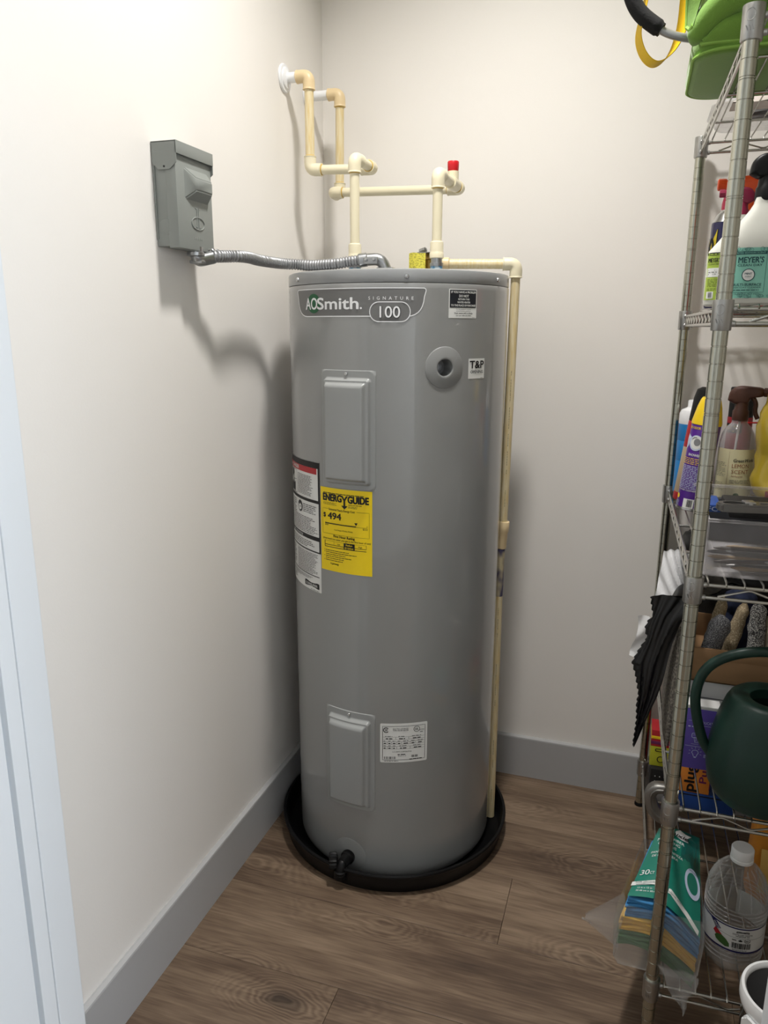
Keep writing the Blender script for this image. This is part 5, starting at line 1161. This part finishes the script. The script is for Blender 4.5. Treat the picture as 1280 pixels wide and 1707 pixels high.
def interp(xs, ys, x):
    for i in range(len(xs)-1):
        if xs[i] >= x >= xs[i+1]: return ys[i]+(ys[i+1]-ys[i])*(xs[i]-x)/(xs[i]-xs[i+1])
    return ys[-1]
def drape_pt(s_, t, off=0):
    z = .800-.311*t; r_ = interp(LZ, RX, z); ls = interp([.81, .70, .664, .58, .489], [.905, .892, .885, .8935, .8945], z); l = ls+(interp(LZ, LX, z)-ls)*(1-s_)**5
    jag = .0016*((int(t*124)*7919) % 5-2)/2*(1-s_)**6
    x = l+(r_-l)*s_+jag; y = -.600-.016*max(0, 1-abs(s_-.15-.75*(1-t))/.22)*(1-.6*t)+.0035*math.sin(9*s_+6*t)+.0016*math.sin(31*s_+11*t)-.01*t*s_-.012*s_*(1-t)
    return (x, y+off, z+.010*math.sin(PI*s_)*(1-t))
b = MB(); b.grid(lambda s_, t: drape_pt(s_, t), 26, 124); b.grid(lambda s_, t: drape_pt(s_, t, .004), 26, 124)
def bridge(s_, t):
    a = Vector(drape_pt(.45+.55*s_, 0)); e_ = Vector((1.02+.09*s_, -.33, .775+.015*math.sin(5*s_))); p_ = a.lerp(e_, t); return (p_.x, p_.y, p_.z+.018*math.sin(PI*t)+.004*math.sin(14*t+6*s_))
b.grid(bridge, 14, 20); b.grid(lambda s_, t: tuple(Vector(bridge(s_, t))-Vector((0, 0, .003))), 14, 20)
b.build('torn_flap', M['blackfilm'], kb, world=True, ang=70)
hg = thing('white_bag', 'crumpled white plastic bag sticking up behind the torn black flap', 'bag', (.955, -.500, .790))
def wbag(s_, t, off=0):
    fan = t**1.3; x = .925+.062*s_-.012*(1-t)*(1-s_); z = .772+.088*t+.010*math.sin(PI*s_)*t-.03*(1-t)*(1-s_)*.6
    y = -.500-.03*(1-t)+.006*math.sin(40*(s_*.5+.75*t)*(.5+.5*s_))+.010*math.sin(5*s_+2)+off
    return (x, y, z)
b = MB(); b.grid(wbag, 60, 16); b.grid(lambda s_, t: wbag(s_, t, .012), 60, 16)
b.grid(lambda s_, t: (.884+.022*s_-.006*t+.004*math.sin(5*t), -.575+.006*math.sin(9*t+3*s_), .752-.085*t), 6, 12)
b.build('bag_film', M['frost'], hg, world=True, ang=80)

# ---------------------------------------------------------------- bottom shelf
mc = thing('microfibre_pack', 'clear pack of folded blue, yellow and green cleaning cloths with teal printed cover', 'cloth pack', (.975, -.70, D5))
CZ = .036
def sheet(x0, x1, yb, zc, th, droop, seed):
    bb = MB(); rs = []; n = 18
    for i in range(n+1):
        u = i/n; x = x0+(x1-x0)*u; dz = -droop*max(0, (u-.38)/.62)**1.35+.006*math.sin(PI*u*1.4)+.0015*math.sin(11*u+seed)
        yf = -.782+.012*abs(u-.5)+.002*math.sin(seed*2+7*u); r = []
        for k in range(8):
            a = PI/2+PI*k/7; r.append((x+.010*0, yf+th*.5+th*.5*math.cos(a), zc+dz+th*.48*math.sin(a)))
        r += [(x+.045*(1-u), yb, zc+dz*.3-th*.48), (x+.045*(1-u), yb, zc+dz*.3+th*.48)]
        rs.append(r)
    bb.rings(rs); return bb
zc = D5+.012+.028
lay = []
for nm, m, n_, th, dx in (('green', 'cgreen', 4, .0088, .000), ('yellow', 'cyellow', 5, .0068, .001), ('blue', 'cblue', 6, .0072, .010)):
    for k in range(n_):
        lay.append((zc, m, th, dx+.0022*math.sin(k*2.2+len(nm)))); zc += th*.93
ztop = zc
for k, (z, m, th, dx) in enumerate(lay):
    sheet(.893+dx, 1.030+dx*.3, -.590, z, th, .052, k).build('folded_cloth', M[m], mc, world=True, ang=60)
def topf(s_, t, h=0):                               # cover film: s across, t from the near edge to the back
    dz = -.050*max(0, (s_-.38)/.62)**1.35*(1-t)**1.2+.006*math.sin(PI*s_*1.4)
    x = .903+.130*s_+.052*t*(1-s_)+.006*t; y = -.778+.200*t
    return (x, y-h*.5, ztop+.004+dz+.016*t+h+.010*math.sin(PI*t)*math.sin(PI*s_))
b = MB(); b.grid(lambda s_, t: topf(s_, t), 26, 22); cvr = b.build('printed_cover', M['tealfilm'], mc, world=True, ang=80)
P = Print(lambda u, v, h: topf(u, v, h+.0004), cvr, False)
wv_ = M['white_pl']
P.poly([(.56, 1.0), (.62, .62), (.99, .30), (1.0, 1.0)], M['tealdark'], 1)
P.line([(-.02, .160), (.30, .175), (.55, .150), (.80, .080), (.97, .02)], .052, M['paper'], 2)
P.text('Soft absorbent', .03, .168, .018, M['tealdark'], 4, width=.36); P.text('machine washable', .46, .14, .018, M['tealdark'], 4, width=.38, rot=-.10); P.fine(.05, .42, .142, .156, 1, M['tealdark'], 4, .6, 3, 3)
P.text('30', .045, .27, .066, wv_, 3, width=.135); P.text('CT', .19, .275, .034, wv_, 3, width=.070); P.text('12 in x 12 in', .09, .095, .018, wv_, 3, width=.20); P.text('30.48 cm x 30.48 cm', .08, .060, .018, wv_, 3, width=.34)
P.text('D', .12, .885, .055, wv_, 3, width=.05); P.poly([(.42, .95), (.52, .99), (.66, .955), (.80, .96), (.70, .90), (.74, .85), (.58, .835), (.44, .87)], wv_, 3); P.text('Dixie', .30, .855, .052, M['ink'], 12, bold=.05, width=.44, slant=.2)
for t, v, a, wd in (('MICROFIBER', .775, .10, .56), ('CLEANING', .710, .14, .44), ('CLOTHS', .645, .22, .30), ('PANOS DE LIMPIEZA', .575, .08, .58), ('DE MICROFIBRA', .520, .12, .46)):
    P.text(t, a, v, .040 if v > .6 else .030, wv_, 3, width=wd, rot=-.02)
P.poly(ellipse(.86, .42, .135, .150, 26), M['lilac'], 3); P.poly(ellipse(.86, .42, .095, .105, 26), M['tealfilm'], 4); P.text('CLEANS MORE', .86, .530, .020, M['tealdark'], 6, 'C', width=.17)
P.done()
b = MB()
def shell(z, k): return [(.893-k+.046*t_, -.785-k*.2+(.200+k)*t_, z) for t_ in (0, .5, 1)]+[(1.031+k, -.585+k, z), (1.031+k, -.690, z), (1.029+k, -.785-k*.2, z)]
b.rings([shell(D5+.002, -.004), shell(D5+.02, .006), shell(D5+.09, .010), shell(D5+.135, .006)], cap0=True, cap1=False)
def fl1(s_, t): return (.897-.067*t+.004*math.sin(6*s_), -.786-.012*t+.004*math.sin(8*s_), .292-.055*t-.115*s_*(1-t)-.012*s_)
b.grid(fl1, 8, 8); b.grid(lambda s_, t: (fl1(s_, t)[0], fl1(s_, t)[1]+.003, fl1(s_, t)[2]), 8, 8)
def fl2(s_, t): return (.962+.070*s_+(.050-.070*s_)*t+.003*math.sin(9*t), -.818-.004*math.sin(7*s_+3*t), .185-.088*t-.008*s_)
b.grid(fl2, 8, 10); b.grid(lambda s_, t: (fl2(s_, t)[0], fl2(s_, t)[1]+.003, fl2(s_, t)[2]), 8, 10)
b.build('clear_wrapper', M['bag'], mc, world=True, ang=80)
def jug(label, x, y, rz):
    t = thing('vinegar_jug', label, 'jug', (x, y, D5), rz); R = .0545; rs = []
    pr_ = [(.036, .0), (.046, .002), (.052, .012), (.0535, .022), (.0500, .026), (.0545, .030), (.0505, .035), (.0545, .040), (.0505, .045), (.0540, .050), (.0530, .052), (.0530, .116), (.0545, .119), (.0495, .125), (.0545, .131), (.0495, .137), (.0545, .143), (.0540, .150), (.0500, .172), (.0420, .194), (.0310, .210), (.0220, .219), (.0175, .223), (.0165, .226), (.0165, .234)]
    for r, z in [(r, z*.925) for r, z in pr_]:
        fl__ = .15*min(1, max(0, (z-.138)/.03))*min(1, max(0, (.205-z)/.02)); ft = .05*max(0, 1-z/.022)
        rs.append([(r*(1+fl__*math.copysign(abs(math.cos(8*2*PI*k/96)), 1)-fl__*.6+ft*math.cos(6*2*PI*k/96))*math.cos(2*PI*k/96), r*(1+fl__*abs(math.cos(8*2*PI*k/96))-fl__*.6+ft*math.cos(6*2*PI*k/96))*math.sin(2*PI*k/96), z) for k in range(96)])
    MB().rings(rs).build('jug_body', M['jug'], t, ang=60)
    for z in (.0275, .0365, .0455, .110, .1185, .1270, .1355): MB().tube([(.0535*math.cos(2*PI*k/48), .0535*math.sin(2*PI*k/48), z) for k in range(49)], .0011, 6, cap=False).build('moulded_rib', M['clear'], t)
    for k in range(16):
        a = 2*PI*(k+.5)/16; MB().tube([(r*math.cos(a), r*math.sin(a), z) for r, z in ((.0535, .139), (.0500, .159), (.0420, .179), (.0310, .194), (.0230, .201))], .0010, 6).build('moulded_rib', M['clear'], t)
    MB().lathe([(.0195, .226), (.0200, .227), (.0200, .232), (.0190, .233), (.0195, .234), (.0195, .250), (.0180, .2525), (.001, .2530)], (0, 0, -.0175), seg=40).build('screw_cap', M['white_pl'], t)
    fn = lambda u, v, h: ((.0536+h)*math.cos(math.radians(-90)+u/.0536), (.0536+h)*math.sin(math.radians(-90)+u/.0536), v)
    lb = MB().grid(lambda a, c: fn(-.150+.300*a, .050+.055*c, .0002), 60, 1).build('label', M['paper'], t); P = LP(lambda u, v, h: fn(u, .050+(v-.053)*.89, h), lb); K = M['ink']
    P.rect(-.150, .1105, .150, .1135, M['navy'], 1); P.rect(-.150, .0540, .150, .0585, M['navy'], 1); P.line([(-.046, .094), (-.02, .090), (.02, .088), (.05, .089)], .0006, M['greyink'], 1)
    P.poly(rrect(-.010, .1015, .012, .1060, .0006, 2), K, 2); P.text('DISTILLED', .001, .1025, .0026, M['paper'], 4, 'C', width=.019); P.text('DISTILLED WHITE', .001, .0970, .0028, K, 2, 'C', bold=.02, width=.034); P.text('VINEGAR 5%', .001, .0930, .0028, K, 2, 'C', bold=.02, width=.024)
    P.fine(-.016, -.008, .0835, .0870, 1, K, 2, .8, 3); P.poly([(-.006, .0845), (-.002, .0875), (.002, .0845), (.0, .0825), (-.004, .0825)], K, 2); P.line(ellipse(.010, .0850, .0055, .0045, 18), .0008, K, 2, closed=True); P.fine(.006, .014, .0830, .0870, 2, K, 2, .7, 5)
    P.bars(-.016, .018, .0650, .0785, K, 3, 8, 22); P.fine(-.014, .014, .0600, .0635, 2, K, 2, .6, 9)
    P.poly([(-.046, .096), (-.034, .086), (-.031, .080), (-.042, .078), (-.050, .086)], M['redink'], 2)
    P.poly([(-.046, .0760), (-.042, .0830), (-.034, .0850), (-.026, .0800), (-.020, .0720), (-.019, .0640), (-.026, .0620), (-.036, .0660), (-.043, .0700)], M['greenfilm'], 3)
    P.poly([(-.060, .112), (-.048, .112), (-.036, .098), (-.044, .092)], M['navy'], 2); P.text('WHITE', -.0525, .1055, .0062, M['paper'], 4, width=.016, rot=-.85); P.done()
jug('clear vinegar jug with white cap standing right of the cloth pack', 1.099, -.690, math.radians(8))
jug('second clear vinegar jug, mostly cut off at the right edge of the bottom shelf', 1.222, -.672, math.radians(-20))
og = thing('orange_bag', 'orange printed paper bag standing behind the vinegar jugs', 'bag', (1.215, -.520, D5))
puffy('bag_paper', mat('orange_print', (226, 148, 52), .5, var=.12, scale=12, bump=.2), og, .075, .038, .235, 12, .006, top=.9, e=4); 
b = MB(); b.grid(lambda s_, t: (-.058+.10*s_, -.0395-.004*math.sin(PI*s_)-.006*math.sin(PI*t), .05+.10*t), 6, 6); b.build('pale_panel', mat('pale_orange_print', (240, 196, 110), .5, var=.1, scale=18), og)
bx2 = thing('blue_carton', 'blue carton lying under an orange packet at the back of the bottom shelf', 'box', (1.075, -.245, D5)); b = MB(); b.box((-.062, 0, 0), (.075, .16, .054), .002); b.build('carton', M['deepblue'], bx2); b = MB(); b.box((-.0624, -.0004, .046), (.0754, .1604, .049), .0003); b.build('lid_seam', M['ink'], bx2)
ox = thing('orange_carton', 'orange carton with sideways black lettering on the blue carton', 'box', (1.050, -.245, D5+.0545)); b = MB(); b.box((-.034, 0, 0), (.042, .11, .100), .0015); b.build('carton', M['pigor'], ox); b = MB(); b.box((.0405, -.0003, .012), (.0423, .1103, .10), .0004); b.build('plum_edge', M['plum'], ox)
P = LP(lambda u, v, h: (u, -h, v), ox, False); P.text('plugu', .0060, .004, .022, M['ink'], 1, bold=.05, width=.092, rot=PI/2); P.text('Pur', .0330, .030, .016, M['plum'], 1, bold=.03, width=.050, rot=PI/2); P.done()
dk = thing('black_case', 'small black case with white dots standing at rear left of the bottom shelf', 'case', (.985, -.185, D5)); b = MB(); b.box((-.027, 0, 0), (.030, .090, .066), .004); b.build('case_shell', M['matte_black'], dk)
b = MB(); [b.lathe([(.0012, 0), (.0012, .0006), (.0002, .0008)], (-.015+.011*(k % 3), 0, .018+.014*(k//3)), (0, -1, 0), 8) for k in range(9)]; o_ = b.build('white_dots', M['white_pl'], dk); o_['kind'] = 'stuff'
yx = thing('lime_carton', 'lime and red carton with yellow stripe perched on the dotted black case', 'box', (.984, -.170, D5+.0665)); b = MB(); b.box((-.030, 0, 0), (.026, .060, .085), .0012); b.build('carton', M['ygreen'], yx)
b = MB(); b.box((-.0304, -.0004, .055), (.0264, .0604, .1002), .001); b.build('red_top', M['redink'], yx, label='red upper half'); b = MB(); b.box((-.0308, -.0008, .076), (.0268, .0608, .084), .0004); b.build('yellow_stripe', M['ycap'], yx); b = MB(); b.box((-.0307, -.0007, .061), (.0267, .0607, .070), .0004); b.build('plum_stripe', M['plum'], yx)
P = LP(lambda u, v, h: (u, -.0004-h, v), yx, False); P.line(rrect(-.018, .042, .006, .049, .003, 3), .0022, M['ink'], 1, closed=True); P.line(ellipse(-.004, .020, .008, .008, 16)[3:15], .0022, M['ink'], 1); P.done()
rb = thing('red_bottle', 'dark red bottle standing behind the lime carton on the bottom shelf', 'bottle', (.995, -.075, D5)); MB().lathe([(.020, 0), (.022, .004), (.022, .150), (.012, .185), (.010, .190), (.010, .215), (.002, .217)], seg=28).build('bottle', M['redink'], rb)
al = thing('aluminium_bracket', 'curved cast aluminium bracket on the bottom shelf beside the left post', 'bracket', (.972, -.300, D5))
b = MB(); pts = spline([Vector(q) for q in ((.016, 0, .088), (-.006, 0, .084), (-.016, 0, .066), (-.012, 0, .040), (.002, 0, .018), (.022, 0, .008))], 8); rs = []
for i, q in enumerate(pts):
    t = (pts[min(i+1, len(pts)-1)]-pts[max(i-1, 0)]).normalized(); nn = Vector((-t.z, 0, t.x)); w_ = .0110+.005*(i/len(pts))
    rs.append([tuple(q+nn*w_*a+Vector((0, c, 0))) for a, c in ((1, -.010), (.6, -.014), (-.6, -.014), (-1, -.010), (-1, .010), (-.6, .014), (.6, .014), (1, .010))])
b.rings(rs); b.build('arm', M['alu'], al, ang=50); MB().tube([q+Vector((0, -.0142, 0)) for q in pts[2:-2]], .0026, 8).build('rib', M['alu'], al)

# ---------------------------------------------------------------- vacuum bin in front of the shelf
vc = thing('vacuum_bin', 'black and white handheld vacuum standing on the floor before the bottom shelf', 'vacuum cleaner', (1.142, -.930, .0), math.radians(0))
MB().lathe([(.050, 0), (.052, .003), (.054, .05), (.0585, .15), (.0610, .235), (.0610, .262)], seg=48).build('dust_bin', M['smoke'], vc)
MB().lathe([(.0612, .258), (.0635, .260), (.0662, .270), (.0664, .284), (.0645, .2905), (.0605, .291), (.0575, .287), (.0570, .282)], seg=60, cap0=False, cap1=False).build('white_collar', M['whitegl'], vc, label='glossy white collar ring')
MB().lathe([(.0572, .283), (.054, .281), (.030, .279), (.001, .279)], seg=40, cap0=False, cap1=False).build('filter_well', M['matte_black'], vc)
MB().lathe([(.034, .278), (.034, .288), (.030, .297), (.018, .303), (.001, .304)], (.016, .014, 0), seg=30, cap0=False).build('filter_dome', M['pet'], vc)
MB().tube([Vector(q) for q in ((-.018, .012, .286), (-.012, .006, .305), (.014, -.004, .308), (.040, -.010, .296))], .0032, 10, smooth=6).build('bail', M['silver'], vc)
a_ = math.radians(-139); ca, sa = math.cos(a_), math.sin(a_)
def col(u, v, h): return ((.058+h)*ca-u*sa, (.058+h)*sa+u*ca, v)
b = MB(); b.prism(rrect(-.019, .0, .019, .264, .009, 5), col, -.006, .012); bm = bmesh.new(); vv = [bm.verts.new(p_) for p_ in b.v]; [bm.faces.new([vv[i] for i in f_]) for f_ in b.f]; bmesh.ops.bevel(bm, geom=bm.edges[:], offset=.003, segments=2, affect='EDGES'); b = MB(); b.bm(bm)
cl_ = b.build('white_spine', M['whitegl'], vc)
b = MB(); b.prism(rrect(-.011, .186, .011, .240, .005, 5), col, .008, .0155); b.build('release_button', M['greybtn'], cl_, label='grey release button')
